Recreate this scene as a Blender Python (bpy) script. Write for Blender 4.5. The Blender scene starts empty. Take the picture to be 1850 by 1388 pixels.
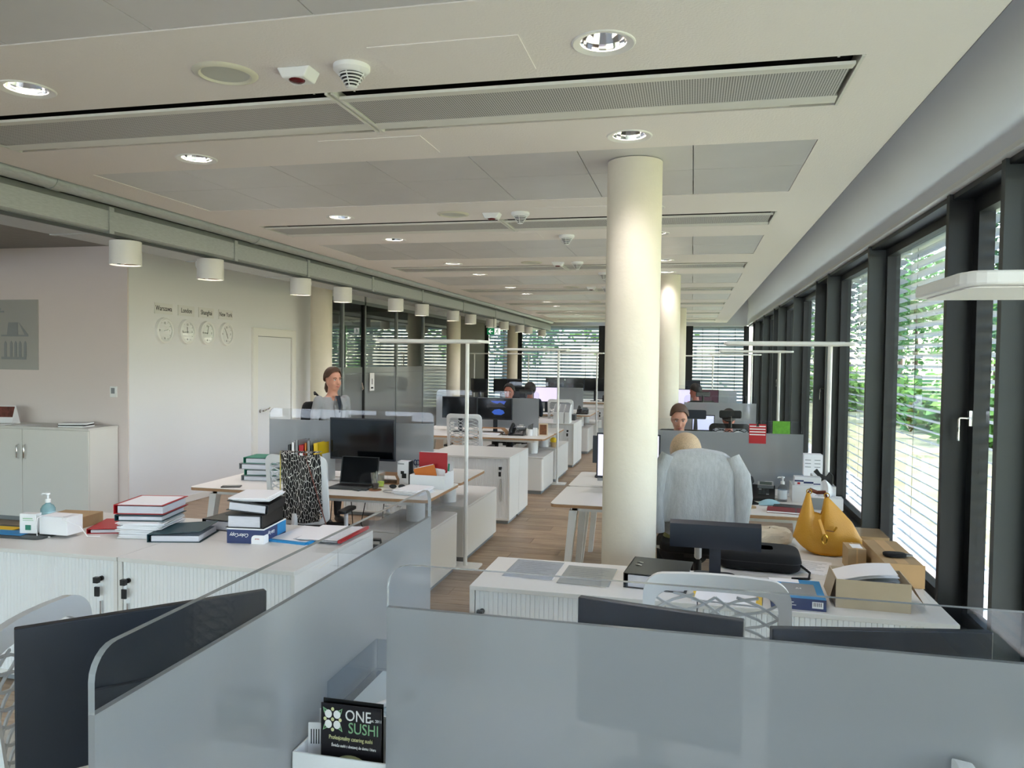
import bpy, bmesh, math, random
from mathutils import Vector, Matrix, noise
random.seed(7)
sc = bpy.context.scene
COL = sc.collection
PI = math.pi
# ---------------------------------------------------------------- camera, world, sun, exposure
YAW, PIT, ROL, FPX, CH = -0.228088, -0.031662, 0.012507, 1399.65, 1.8
def cam_axes():
    f = Vector((math.sin(YAW)*math.cos(PIT), math.cos(YAW)*math.cos(PIT), math.sin(PIT)))
    r = Vector((math.cos(YAW), -math.sin(YAW), 0)); u = r.cross(f)
    c, s = math.cos(ROL), math.sin(ROL)
    return c*r+s*u, -s*r+c*u, f
RX, UX, FX = cam_axes()
cam = bpy.data.cameras.new('camera'); camo = bpy.data.objects.new('camera', cam); COL.objects.link(camo)
camo.matrix_world = Matrix(((RX.x, UX.x, -FX.x, 0), (RX.y, UX.y, -FX.y, 0), (RX.z, UX.z, -FX.z, CH), (0, 0, 0, 1)))
cam.sensor_width = 36; cam.lens = FPX/1850*36; cam.clip_start = 0.05; cam.clip_end = 300
sc.camera = camo
def at(px, py, ax, val):
    """the point where the photograph's pixel meets the plane ax = val"""
    d = RX*((px-925)/FPX) - UX*((py-694)/FPX) + FX
    i = 'xyz'.index(ax); t = (val-(0, 0, CH)[i])/d[i]
    return Vector((0, 0, CH)) + d*t
def dk(px, py, z=.745): return at(px, py, 'z', z)

world = bpy.data.worlds.new('sky'); sc.world = world; world.use_nodes = True
wn = world.node_tree.nodes; wl = world.node_tree.links; wn.clear()
wo = wn.new('ShaderNodeOutputWorld'); wb = wn.new('ShaderNodeBackground'); ws = wn.new('ShaderNodeTexSky')
ws.sky_type = 'NISHITA'; ws.sun_disc = False; ws.sun_elevation = math.radians(52); ws.sun_rotation = math.radians(100)
ws.air_density = 1.0; ws.dust_density = 1.2; ws.ozone_density = 1.0
wb.inputs['Strength'].default_value = 0.34
wl.new(ws.outputs[0], wb.inputs[0]); wl.new(wb.outputs[0], wo.inputs[0])
sun = bpy.data.lights.new('sun', 'SUN'); sun.energy = 1.75; sun.angle = math.radians(0.6); sun.color = (1, .925, .91)
suno = bpy.data.objects.new('sun', sun); COL.objects.link(suno)
suno.rotation_euler = Vector((-0.55, 0.22, -0.85)).to_track_quat('-Z', 'Y').to_euler(); suno.location = (20, -10, 30)
vs = sc.view_settings; vs.view_transform = 'Standard'; vs.look = 'None'; vs.exposure = 2.42; vs.gamma = 1; vs.use_curve_mapping = False
sc.cycles.max_bounces = 14; sc.cycles.diffuse_bounces = 6; sc.cycles.glossy_bounces = 5; sc.cycles.transmission_bounces = 8; sc.cycles.transparent_max_bounces = 24
sc.cycles.caustics_reflective = False; sc.cycles.caustics_refractive = False
sc.cycles.sample_clamp_indirect = 6.0
try: sc.cycles.use_denoising = True
except Exception: pass

# ---------------------------------------------------------------- materials
MATS = {}
def new_mat(name):
    m = bpy.data.materials.new(name); m.use_nodes = True; m.node_tree.nodes.clear(); MATS[name] = m
    nt = m.node_tree; o = nt.nodes.new('ShaderNodeOutputMaterial')
    return m, nt, o
def lin(c):
    if isinstance(c, str):
        c = tuple(int(c[i:i+2], 16)/255 for i in (0, 2, 4))
        return tuple((v/12.92 if v <= .04045 else ((v+.055)/1.055)**2.4) for v in c)
    return c
def M(name, col, rough=.5, metal=0., bump=0., bscale=60., var=0., vscale=8., emit=None, estr=0., spec=.5, coat=0., sheen=0., stretch=None, trans=0., alpha=1.):
    m, nt, o = new_mat(name); N = nt.nodes; Lk = nt.links
    b = N.new('ShaderNodeBsdfPrincipled'); Lk.new(b.outputs[0], o.inputs[0])
    c = lin(col)
    b.inputs['Base Color'].default_value = (*c, 1); b.inputs['Roughness'].default_value = rough; b.inputs['Metallic'].default_value = metal
    b.inputs['Specular IOR Level'].default_value = spec; b.inputs['Coat Weight'].default_value = coat; b.inputs['Sheen Weight'].default_value = sheen
    b.inputs['Transmission Weight'].default_value = trans; b.inputs['Alpha'].default_value = alpha
    if emit: b.inputs['Emission Color'].default_value = (*lin(emit), 1); b.inputs['Emission Strength'].default_value = estr
    if bump or var:
        tc = N.new('ShaderNodeTexCoord'); mp = N.new('ShaderNodeMapping'); Lk.new(tc.outputs['Object'], mp.inputs[0])
        if stretch: mp.inputs['Scale'].default_value = stretch
    if var:
        n1 = N.new('ShaderNodeTexNoise'); n1.inputs['Scale'].default_value = vscale; n1.inputs['Detail'].default_value = 5
        Lk.new(mp.outputs[0], n1.inputs['Vector'])
        r = N.new('ShaderNodeMapRange'); r.inputs[1].default_value = .3; r.inputs[2].default_value = .7; r.inputs[3].default_value = 1-var; r.inputs[4].default_value = 1+var
        Lk.new(n1.outputs['Fac'], r.inputs[0])
        mx = N.new('ShaderNodeVectorMath'); mx.operation = 'SCALE'; mx.inputs[0].default_value = c; Lk.new(r.outputs[0], mx.inputs['Scale'])
        Lk.new(mx.outputs[0], b.inputs['Base Color'])
    if bump:
        n2 = N.new('ShaderNodeTexNoise'); n2.inputs['Scale'].default_value = bscale; n2.inputs['Detail'].default_value = 3; Lk.new(mp.outputs[0], n2.inputs['Vector'])
        bp = N.new('ShaderNodeBump'); bp.inputs['Strength'].default_value = bump; bp.inputs['Distance'].default_value = .004
        Lk.new(n2.outputs['Fac'], bp.inputs['Height']); Lk.new(bp.outputs[0], b.inputs['Normal'])
    return m
def schlick(N, Lk, f0):
    """reflectance by angle, the same from both sides of a sheet"""
    lw = N.new('ShaderNodeLayerWeight'); lw.inputs[0].default_value = .5
    p = N.new('ShaderNodeMath'); p.operation = 'POWER'; Lk.new(lw.outputs['Facing'], p.inputs[0]); p.inputs[1].default_value = 5
    a = N.new('ShaderNodeMath'); a.operation = 'MULTIPLY_ADD'; Lk.new(p.outputs[0], a.inputs[0]); a.inputs[1].default_value = 1-f0; a.inputs[2].default_value = f0
    return a.outputs[0]
def thin_glass(name, tint=(1, 1, 1), refl=1.0, rough=0.0, ior=1.5):
    m, nt, o = new_mat(name); N = nt.nodes; Lk = nt.links
    t = N.new('ShaderNodeBsdfTransparent'); t.inputs[0].default_value = (*tint, 1)
    g = N.new('ShaderNodeBsdfGlossy'); g.inputs['Roughness'].default_value = rough; g.inputs['Color'].default_value = (refl, refl, refl, 1)
    f = schlick(N, Lk, ((ior-1)/(ior+1))**2)
    mx = N.new('ShaderNodeMixShader'); Lk.new(f, mx.inputs[0]); Lk.new(t.outputs[0], mx.inputs[1]); Lk.new(g.outputs[0], mx.inputs[2]); Lk.new(mx.outputs[0], o.inputs[0])
    return m
def frosted(name, col, clear=.25, rough=.5):
    m, nt, o = new_mat(name); N = nt.nodes; Lk = nt.links
    d = N.new('ShaderNodeBsdfDiffuse'); d.inputs[0].default_value = (*col, 1)
    t = N.new('ShaderNodeBsdfTranslucent'); t.inputs[0].default_value = (*col, 1)
    r = N.new('ShaderNodeBsdfRefraction'); r.inputs['IOR'].default_value = 1.02; r.inputs['Roughness'].default_value = rough; r.inputs[0].default_value = (.93, .95, .97, 1)
    g = N.new('ShaderNodeBsdfGlossy'); g.inputs['Roughness'].default_value = .07; g.inputs[0].default_value = (.9, .9, .9, 1)
    a = N.new('ShaderNodeMixShader'); a.inputs[0].default_value = .42; Lk.new(d.outputs[0], a.inputs[1]); Lk.new(t.outputs[0], a.inputs[2])
    b = N.new('ShaderNodeMixShader'); b.inputs[0].default_value = clear; Lk.new(a.outputs[0], b.inputs[1]); Lk.new(r.outputs[0], b.inputs[2])
    f = schlick(N, Lk, .045)
    c = N.new('ShaderNodeMixShader'); Lk.new(f, c.inputs[0]); Lk.new(b.outputs[0], c.inputs[1]); Lk.new(g.outputs[0], c.inputs[2]); Lk.new(c.outputs[0], o.inputs[0])
    return m
def pattern(name, kind, c1, c2, scale, rough=.6, lo=.45, hi=.55, stretch=(1, 1, 1), rot=(0, 0, 0)):
    """two-colour procedural surface: kind noise / voronoi / wave / brick"""
    m, nt, o = new_mat(name); N = nt.nodes; Lk = nt.links
    b = N.new('ShaderNodeBsdfPrincipled'); b.inputs['Roughness'].default_value = rough; Lk.new(b.outputs[0], o.inputs[0])
    tc = N.new('ShaderNodeTexCoord'); mp = N.new('ShaderNodeMapping'); mp.inputs['Scale'].default_value = stretch; mp.inputs['Rotation'].default_value = rot
    Lk.new(tc.outputs['Object'], mp.inputs[0])
    if kind == 'voronoi':
        t = N.new('ShaderNodeTexVoronoi'); t.feature = 'DISTANCE_TO_EDGE'; t.inputs['Scale'].default_value = scale; out = t.outputs['Distance']
    elif kind == 'wave':
        t = N.new('ShaderNodeTexWave'); t.inputs['Scale'].default_value = scale; t.inputs['Distortion'].default_value = .0; out = t.outputs['Fac']
    else:
        t = N.new('ShaderNodeTexNoise'); t.inputs['Scale'].default_value = scale; t.inputs['Detail'].default_value = 4; out = t.outputs['Fac']
    Lk.new(mp.outputs[0], t.inputs['Vector'])
    r = N.new('ShaderNodeValToRGB'); r.color_ramp.elements[0].position = lo; r.color_ramp.elements[0].color = (*lin(c1), 1); r.color_ramp.elements[1].position = hi; r.color_ramp.elements[1].color = (*lin(c2), 1)
    Lk.new(out, r.inputs[0]); Lk.new(r.outputs[0], b.inputs['Base Color'])
    return m
def perforated(name):
    m, nt, o = new_mat(name); N = nt.nodes; Lk = nt.links
    b = N.new('ShaderNodeBsdfPrincipled'); b.inputs['Roughness'].default_value = .5; Lk.new(b.outputs[0], o.inputs[0])
    tc = N.new('ShaderNodeTexCoord'); v = N.new('ShaderNodeTexVoronoi'); v.inputs['Scale'].default_value = 90; v.inputs['Randomness'].default_value = 0.0
    Lk.new(tc.outputs['Object'], v.inputs['Vector'])
    r = N.new('ShaderNodeValToRGB'); r.color_ramp.elements[0].position = .30; r.color_ramp.elements[0].color = (.02, .02, .02, 1); r.color_ramp.elements[1].position = .36; r.color_ramp.elements[1].color = (.6, .6, .59, 1)
    Lk.new(v.outputs['Distance'], r.inputs[0]); Lk.new(r.outputs[0], b.inputs['Base Color'])
    return m
def wood_floor(name):
    m, nt, o = new_mat(name); N = nt.nodes; Lk = nt.links
    b = N.new('ShaderNodeBsdfPrincipled'); b.inputs['Roughness'].default_value = .42; Lk.new(b.outputs[0], o.inputs[0])
    tc = N.new('ShaderNodeTexCoord'); mp = N.new('ShaderNodeMapping'); mp.inputs['Scale'].default_value = (1.2, 14, 1); Lk.new(tc.outputs['Object'], mp.inputs[0])
    oi = N.new('ShaderNodeObjectInfo'); ad = N.new('ShaderNodeVectorMath'); ad.operation = 'ADD'
    Lk.new(mp.outputs[0], ad.inputs[0]); Lk.new(oi.outputs['Random'], ad.inputs[1])
    n = N.new('ShaderNodeTexNoise'); n.inputs['Scale'].default_value = 3; n.inputs['Detail'].default_value = 7; n.inputs['Roughness'].default_value = .6; Lk.new(ad.outputs[0], n.inputs['Vector'])
    r = N.new('ShaderNodeValToRGB'); e = r.color_ramp.elements
    e[0].position = .3; e[0].color = (*lin('846c57'), 1); e[1].position = .72; e[1].color = (*lin('b09a80'), 1)
    Lk.new(n.outputs['Fac'], r.inputs[0])
    hs = N.new('ShaderNodeHueSaturation'); mr = N.new('ShaderNodeMapRange'); mr.inputs[3].default_value = .82; mr.inputs[4].default_value = 1.12
    Lk.new(oi.outputs['Random'], mr.inputs[0]); Lk.new(mr.outputs[0], hs.inputs['Value']); Lk.new(r.outputs[0], hs.inputs['Color']); Lk.new(hs.outputs[0], b.inputs['Base Color'])
    return m

WHITE = M('painted_plaster', 'ebe6e3', .85, bump=.5, bscale=90)
WALLW = M('white_wall_paint', 'e6e8ec', .7, bump=.08, bscale=150)
WALLB = M('warm_wall_paint', 'e0d6d4', .75, bump=.08, bscale=150)
CPANEL = M('ceiling_panel_metal', 'd2d1d2', .38, metal=.12, var=.03, vscale=3)
RAIL = M('beam_white_metal', 'dcdcd6', .4)
PERF = perforated('perforated_sheet')
BLACK = M('matt_black', '0b0c0e', .6)
PLENUM = M('plenum_dark', '141312', .9)
SLAB = M('concrete_slab', '8d8b88', .85, bump=.3, bscale=20, var=.05)
GALV = M('galvanised_steel', 'b6babb', .42, metal=.35, var=.10, vscale=25, stretch=(6, .7, 6))
COLM = M('column_plaster', 'e3dccb', .72, bump=.35, bscale=40, var=.02)
CHROME = M('chrome', 'e8e8e8', .06, metal=1)
FLOORM = wood_floor('oak_floor')
FRAME = M('anthracite_frame', '3d4243', .5, var=.03)
FRAMEB = M('black_frame', '15171a', .45)
SLAT = M('aluminium_slat', 'a3abaf', .4, metal=.4)
WGLASS = thin_glass('window_glass', (.965, .985, .978), 1)
PGLASS = thin_glass('partition_glass', (.80, .84, .83), 1.0, 0.0, 2.0)
ACRY = thin_glass('clear_acrylic', (.955, .965, .975), .75)
ACRYE = M('acrylic_edge', 'c9d0d6', .2, trans=.55)
FROST = frosted('frosted_screen', (.50, .52, .55), .34, .38)
FROSTG = frosted('frosted_partition_film', (.42, .45, .46), .12, .35)
CABW = M('cabinet_white', 'e3e2de', .42)
CABT = M('cabinet_top', 'dbdad6', .36, bump=.04, bscale=300)
TAMB = M('tambour_white', 'eceeef', .4)
DESKT = M('desk_white_laminate', 'e4e2dd', .38)
PLY = M('plywood_edge', 'a9825e', .55, var=.15, vscale=40, stretch=(1, 1, 12))
MWHITE = M('white_steel', 'e9e9e6', .35)
PLASTW = M('white_plastic', 'eef0f1', .35)
CHAIRG = M('light_grey_plastic', 'dcdee0', .4)
LATT = M('grey_lattice', 'c2c5c8', .45)
PLASTB = M('black_plastic', '0d0e10', .38)
MONB = M('monitor_back', '191f2b', .42)
SCREEN = M('dark_screen', '05080c', .10)
FABB = M('black_fabric', '0f1012', .9, bump=.3, bscale=300)
PAPER = M('paper', 'f0f0f3', .75)
PAPERS = M('paper_edges', 'd9dae2', .85, var=.12, vscale=70, stretch=(.2, .2, 10))
CARD = M('cardboard', 'b09570', .8, var=.05)
CARDG = M('grey_cardboard', 'b9aa91', .85, var=.04)
KRAFT = M('kraft_light', 'c9a578', .8, var=.05)
RED = M('red_card', 'b3121f', .45); DRED = M('dark_red', '7c1420', .5); ORANGE = M('orange_card', 'd87a2b', .5); GREEN = M('green_card', '1f7a63', .5)
YEL = M('yellow_card', 'e8c21c', .5); BLUE = M('blue_card', '1c86c4', .45); NAVY = M('navy_print', '1c2f63', .4); LIME = M('lime_paper', 'b9d32e', .6)
GREYC = M('grey_card', '8c9093', .55); TEALD = M('dark_teal', '0e3a44', .5)
LEATHER = M('yellow_leather', 'c8912a', .42, bump=.35, bscale=180, var=.04)
GOLD = M('brass', 'd9a94a', .25, metal=1)
SWEAT = M('grey_knit', 'a9adb0', .95, bump=.6, bscale=220, var=.10, vscale=60, sheen=.3, stretch=(1, 1, .25))
BROWNL = M('brown_leather', '6b3527', .55)
GLASSM = thin_glass('drinking_glass', (.97, .98, .98), 1)
TRANSP = thin_glass('clear_plastic', (.86, .89, .92), .8, .08)
LAMPON = M('lamp_glow', 'ffffff', .5, emit='fff1d8', estr=9)
HEADM = M('lamp_diffuser', 'f4f3f0', .5)
SKIN = M('skin', 'c48e78', .55, var=.05, vscale=30); SKINR = M('skin_rose', 'b0705f', .55, var=.05, vscale=30)  # SKINR is a deeper, rosier skin tone for some of the seated people
LIP = M('lip', '9c4a48', .5); EYEW = M('eye_white', 'e8e4e0', .3); EYED = M('eye_dark', '1c130f', .2)
HAIRB = M('brown_hair', '4a3222', .6, bump=.7, bscale=60, var=.35, vscale=40, stretch=(6, 6, .6)); HAIRL = M('blonde_hair', 'cfb493', .55, bump=1.0, bscale=90, var=.35, vscale=60, stretch=(6, 6, .6)); HAIRD = M('dark_hair', '17110f', .6, bump=.7, bscale=60)
JACKET = M('grey_blazer', '8d8f92', .9, bump=.3, bscale=250, var=.04); DARKC = M('dark_cloth', '1d2430', .9, bump=.3, bscale=200); REDC = M('red_cloth', 'b4153a', .9, bump=.3, bscale=200)
TROUS = M('black_trousers', '17181b', .9); OLIVE = M('olive_cloth', '8a8b5a', .9, bump=.3, bscale=200)
PRINT = M('print_ink', '22252c', .7); PRINTW = M('print_white', 'f4f5f5', .6); PRINTG = M('print_green', '8fbf93', .6); PRINTY = M('print_cream', 'd9dba5', .6)
SIGNG = M('sign_green', '0d6b43', .5, emit='0d7a4a', estr=.12); SIGNW = M('sign_white', 'ffffff', .5, emit='ffffff', estr=.15)
# ---------------------------------------------------------------- mesh helpers
class MB:
    def __init__(s, xf=None): s.v = []; s.f = []; s.m = []; s.cm = 0; s.xf = xf
    def add(s, vs, fs):
        o = len(s.v)
        for p in vs:
            p = Vector(p); s.v.append(s.xf @ p if s.xf else p)
        for f in fs: s.f.append([i+o for i in f]); s.m.append(s.cm)
        return s
    def mat(s, i): s.cm = i; return s
    def box(s, x0, y0, z0, x1, y1, z1):
        v = [(x, y, z) for z in (z0, z1) for y in (y0, y1) for x in (x0, x1)]
        return s.add(v, [(0, 2, 3, 1), (4, 5, 7, 6), (0, 1, 5, 4), (2, 6, 7, 3), (0, 4, 6, 2), (1, 3, 7, 5)])
    def obox(s, c, size, rot=(0, 0, 0)):
        from mathutils import Euler
        R = Euler(rot).to_matrix(); h = [d/2 for d in size]
        v = [Vector(c)+R @ Vector((x*h[0], y*h[1], z*h[2])) for z in (-1, 1) for y in (-1, 1) for x in (-1, 1)]
        return s.add(v, [(0, 2, 3, 1), (4, 5, 7, 6), (0, 1, 5, 4), (2, 6, 7, 3), (0, 4, 6, 2), (1, 3, 7, 5)])
    def tube(s, pts, r, n=8, closed=False, sq=None, caps=True, up=None):
        pts = [Vector(p) for p in pts]; N = len(pts); rs = r if isinstance(r, (list, tuple)) else [r]*N
        vs = []; prev = None
        for i, p in enumerate(pts):
            if closed: t = pts[(i+1) % N]-pts[i-1]
            else: t = pts[min(i+1, N-1)]-pts[max(i-1, 0)]
            t = t.normalized() if t.length > 1e-9 else Vector((0, 0, 1))
            ref = up or (prev if prev else (Vector((0, 0, 1)) if abs(t.z) < .9 else Vector((1, 0, 0))))
            ref = Vector(ref); a = ref - t*ref.dot(t)
            if a.length < 1e-6: a = t.orthogonal()
            a.normalize(); b = t.cross(a); prev = a
            ra, rb = (rs[i], rs[i]) if sq is None else sq
            for k in range(n):
                an = 2*PI*(k+.5)/n; vs.append(p+a*math.cos(an)*ra+b*math.sin(an)*rb)
        fs = []
        for i in range(N if closed else N-1):
            for k in range(n):
                j = (i+1) % N; fs.append((i*n+k, i*n+(k+1) % n, j*n+(k+1) % n, j*n+k))
        if caps and not closed: fs += [tuple(range(n))[::-1], tuple((N-1)*n+k for k in range(n))]
        return s.add(vs, fs)
    def cyl(s, p0, p1, r0, r1=None, n=16, caps=True): return s.tube([p0, p1], [r0, r0 if r1 is None else r1], n, caps=caps)
    def lathe(s, prof, n=24, c=(0, 0, 0), closed=False, caps=True):
        c = Vector(c); vs = []; k = len(prof)
        for i in range(n):
            a = 2*PI*i/n
            for r, z in prof: vs.append(c+Vector((r*math.cos(a), r*math.sin(a), z)))
        fs = []
        for i in range(n):
            j = (i+1) % n
            for q in range(k if closed else k-1):
                w = (q+1) % k; fs.append((i*k+q, j*k+q, j*k+w, i*k+w))
        if not closed and caps:
            if prof[0][0] > 1e-5: fs.append(tuple(i*k for i in range(n))[::-1])
            if prof[-1][0] > 1e-5: fs.append(tuple(i*k+k-1 for i in range(n)))
        return s.add(vs, fs)
    def prism(s, poly, d0, d1, mp):
        """poly of (a,b) extruded from d0 to d1; mp(a,b,d) gives the point"""
        n = len(poly); vs = [mp(a, b, d0) for a, b in poly]+[mp(a, b, d1) for a, b in poly]
        return s.add(vs, [tuple(range(n))[::-1], tuple(range(n, 2*n))]+[(i, (i+1) % n, n+(i+1) % n, n+i) for i in range(n)])
    def grid(s, fn, nu, nv, wrap=False):
        vs = [fn(i/nu, j/nv) for j in range(nv+1) for i in range(nu+1)]
        return s.add(vs, [(j*(nu+1)+i, j*(nu+1)+i+1, (j+1)*(nu+1)+i+1, (j+1)*(nu+1)+i) for j in range(nv) for i in range(nu)])
    def ell(s, c, r, nu=14, nv=9, rot=None):
        c = Vector(c); R = rot or Matrix.Identity(3)
        return s.grid(lambda u, v: c+R @ Vector((r[0]*math.sin(PI*v)*math.cos(2*PI*u), r[1]*math.sin(PI*v)*math.sin(2*PI*u), -r[2]*math.cos(PI*v))), nu, nv)
    def mesh(s, name, mats, smooth=False):
        me = bpy.data.meshes.new(name); me.from_pydata([tuple(v) for v in s.v], [], s.f)
        for m in (mats if isinstance(mats, (list, tuple)) else [mats]): me.materials.append(m)
        me.polygons.foreach_set('material_index', s.m)
        bm = bmesh.new(); bm.from_mesh(me); bmesh.ops.remove_doubles(bm, verts=bm.verts, dist=1e-5); bmesh.ops.recalc_face_normals(bm, faces=bm.faces); bm.to_mesh(me); bm.free()
        if smooth:
            me.polygons.foreach_set('use_smooth', [True]*len(me.polygons))
            if smooth != 2: me.set_sharp_from_angle(angle=math.radians(38))
        me.update(); return me
    def build(s, name, mats, parent=None, smooth=False, bevel=0, loc=None, rz=0):
        return link(name, s.mesh(name, mats, smooth), parent, bevel, loc, rz)
def link(name, me, parent=None, bevel=0, loc=None, rz=0):
    o = bpy.data.objects.new(name, me); COL.objects.link(o)
    if parent: o.parent = parent
    if loc is not None: o.location = loc
    if rz: o.rotation_euler = (0, 0, rz)
    if bevel:
        b = o.modifiers.new('bevel', 'BEVEL'); b.width = bevel; b.segments = 2; b.limit_method = 'ANGLE'
    return o
def tag(o, label=None, cat=None, group=None, kind=None):
    if label: o['label'] = label
    if cat: o['category'] = cat
    if group: o['group'] = group
    if kind: o['kind'] = kind
    return o
def thing(name, label, cat, loc=(0, 0, 0), rz=0, group=None):
    o = bpy.data.objects.new(name, None); COL.objects.link(o); o.empty_display_size = .1
    o.location = loc; o.rotation_euler = (0, 0, rz)
    return tag(o, label, cat, group)
def copy_tree(o, parent=None):
    c = o.copy(); COL.objects.link(c); c.parent = parent
    for ch in list(KIDS.get(o.name, [])) or list(o.children): copy_tree(ch, c)
    return c
KIDS = {}
def dup(root, label, loc, rz=0, group=None):
    c = copy_tree(root); c.location = loc; c.rotation_euler = (0, 0, rz); c['label'] = label
    if group: c['group'] = group
    return c
def bx(name, m, x0, y0, z0, x1, y1, z1, parent=None, bevel=0, loc=None, rz=0):
    return MB().box(x0, y0, z0, x1, y1, z1).build(name, m, parent, bevel=bevel, loc=loc, rz=rz)
TXT = {}
def text(s, size, m, parent, loc, rot, name='lettering', align='CENTER', depth=.0008, sx=1.0, shear=0):
    cu = bpy.data.curves.new('t', 'FONT'); cu.body = s; cu.size = size; cu.align_x = align; cu.align_y = 'CENTER'; cu.extrude = depth; cu.resolution_u = 3; cu.shear = shear
    to = bpy.data.objects.new('t', cu); COL.objects.link(to); bpy.context.view_layer.update()
    me = bpy.data.meshes.new_from_object(to.evaluated_get(bpy.context.evaluated_depsgraph_get()))
    bpy.data.objects.remove(to); me.name = name; me.materials.clear(); me.materials.append(m)
    o = bpy.data.objects.new(name, me); COL.objects.link(o); o.parent = parent; o.location = loc; o.rotation_euler = rot; o.scale = (sx, 1, 1)
    return tag(o, kind='stuff')
def rrect(w, h, r, n=5, cx=0, cy=0, rs=None):
    """rounded rectangle outline, ccw; rs = per-corner radii (br, tr, tl, bl)"""
    out = []; rs = rs or (r, r, r, r)
    for k, (sx, sy) in enumerate(((1, -1), (1, 1), (-1, 1), (-1, -1))):
        q = rs[k]; ox, oy = cx+sx*(w/2-q), cy+sy*(h/2-q)
        if q < 1e-6: out.append((ox, oy)); continue
        for i in range(n+1):
            a = -PI/2+k*PI/2+PI/2*i/n; out.append((ox+q*math.cos(a), oy+q*math.sin(a)))
    return out
ORD = ['first', 'second', 'third', 'fourth', 'fifth', 'sixth', 'seventh', 'eighth', 'ninth', 'tenth', 'eleventh', 'twelfth', 'thirteenth', 'fourteenth', 'fifteenth', 'sixteenth', 'seventeenth', 'eighteenth', 'nineteenth', 'twentieth']
def struct(o): o['kind'] = 'structure'; return o
# ---------------------------------------------------------------- the room
XL, XR, YE, YB, HC = -6.0, 1.65, 25.0, -7.0, 3.0
fl = struct(bx('floor', FLOORM, -14, YB-.2, -.25, XR+.4, YE+.3, -.003))
pl = MB().box(0, 0, -.003, 1.2, .196, 0).mesh('plank', FLOORM)
r = 0; y = 4.2
while y < 12.4:
    x = -3.6+(r*.43) % 1.2-1.2
    while x < -.6:
        if x > -3.7: link('plank', pl, fl, loc=(x, y, 0))
        x += 1.203
    y += .2; r += 1
# suspended plaster ceiling with slots for beams and metal panels
PB = 3.22; BC = [3.575-2*PB+PB*k for k in range(9)]          # beam centre lines
BC = [b for b in BC if b < 24]
PN = [(b+.875, b+2.18) for b in BC]
SX0, SX1 = -3.93, .635; RX0, RX1 = -4.26, 1.0; RY0, RY1 = -6.6, 24.4
ys = sorted({RY0, RY1} | {b-.305 for b in BC if b-.305 > RY0} | {b+.305 for b in BC if b+.305 < RY1} | {p for q in PN for p in q if p < RY1})
mb = MB()
for x0, x1 in ((RX0, SX0), (SX1, RX1)): mb.box(x0, RY0, HC, x1, RY1, HC+.12)
for a, b in zip(ys[:-1], ys[1:]):
    mid = (a+b)/2
    if any(abs(mid-c) < .3 for c in BC) or any(p < mid < q for p, q in PN): continue
    mb.box(SX0, a, HC, SX1, b, HC+.12)
cut = MB()
for b in BC:
    for x in (-.35, -2.97):
        for dy in (-.61, .63): cut.cyl((x, b+dy, HC-.05), (x, b+dy, HC+.118), .1, n=24)
co = cut.build('cutter', WHITE); ceil = mb.build('ceiling', WHITE)
bo = ceil.modifiers.new('holes', 'BOOLEAN'); bo.object = co; bo.solver = 'EXACT'; bo.use_self = True
bpy.context.view_layer.update(); hm = bpy.data.meshes.new_from_object(ceil.evaluated_get(bpy.context.evaluated_depsgraph_get()))
ceil.modifiers.clear(); ceil.data = hm; bpy.data.objects.remove(co); struct(ceil)
pw = (SX1-SX0)/7
for k, (p, q) in enumerate(PN):
    q = min(q, RY1-.02)
    if q-p < .3: continue
    m1 = p+(q-p)*.44
    for (a, b) in ((p, m1), (m1, q)):
        me = MB().box(.0025, .0025, 0, pw-.0025, b-a-.0025, .02).mesh('ceiling_panel', CPANEL)
        for i in range(7): link('ceiling_panel', me, ceil, loc=(SX0+i*pw, a, HC+.004))
bx('panel_backing', PAPER, SX0, RY0+.5, HC+.10, SX1, RY1-.5, HC+.13, ceil)
hat = MB().box(-.3, -.17, 0, .3, .17, .004).mesh('access_panel', WHITE)
for b in BC[2:6]:
    link('access_panel', hat, ceil, loc=(-.95, b-.58, HC-.0035)); link('access_panel', hat, ceil, loc=(-1.75, b+.58, HC-.0035))
struct(bx('slab_above', SLAB, -5.1, YB, 3.75, XR+.5, YE+.3, 3.95))
# bulkhead above the window wall and at the far end
struct(bx('trim_1', WALLW, XR-.02, YB, 2.95, XR+.5, YE+.3, 3.75)); struct(bx('trim_2', MWHITE, XR-.035, YB, 2.935, XR+.02, YE, 2.965))
struct(bx('trim_3', WALLW, -7.6, YE-.02, 2.92, XR-.02, YE+.3, 3.75))
# left: plenum void, corridor ceiling, galvanised duct and pipe
struct(bx('ceiling_corridor', SLAB, -14, YB, 2.985, -4.75, YE, 3.2)); struct(bx('plenum_void', PLENUM, -4.80, YB, 3.14, -4.30, YE, 3.30))
d = thing('ventilation_duct', 'flat galvanised steel duct running along the corridor edge of the white ceiling', 'duct', (-4.47, 0, 2.75))
mb = MB().prism([(-.52, 0), (0, 0), (.02, .02), (.02, .17), (-.02, .22), (-.52, .22)], -6.5, 24.6, lambda a, b, q: (a, q, b)); mb.build('duct_body', GALV, d)
for y in (1.2, 3.9, 5.2, 6.9, 8.4, 10.3, 12.4, 14.8, 17.4, 20.5): bx('joint_flange', GALV, -.53, y, -.006, .03, y+.05, .2, d)
d2 = thing('spiral_pipe', 'round galvanised pipe lying in the gap beside the white ceiling', 'pipe', (-4.42, 0, 3.03))
MB().cyl((0, -6.5, 0), (0, 24.6, 0), .068, n=18).build('pipe_body', GALV, d2, smooth=True)
for y in (2.4, 4.6, 7.2, 9.6, 13, 17): MB().cyl((0, y, 0), (0, y+.09, 0), .074, n=18).build('pipe_coupling', GALV, d2, smooth=True)
tr = tag(bx('light_track', FRAME, -4.485, -6, 2.72, -4.455, 24.4, 2.742), 'thin dark lighting track under the galvanised duct', 'light track')
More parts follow.
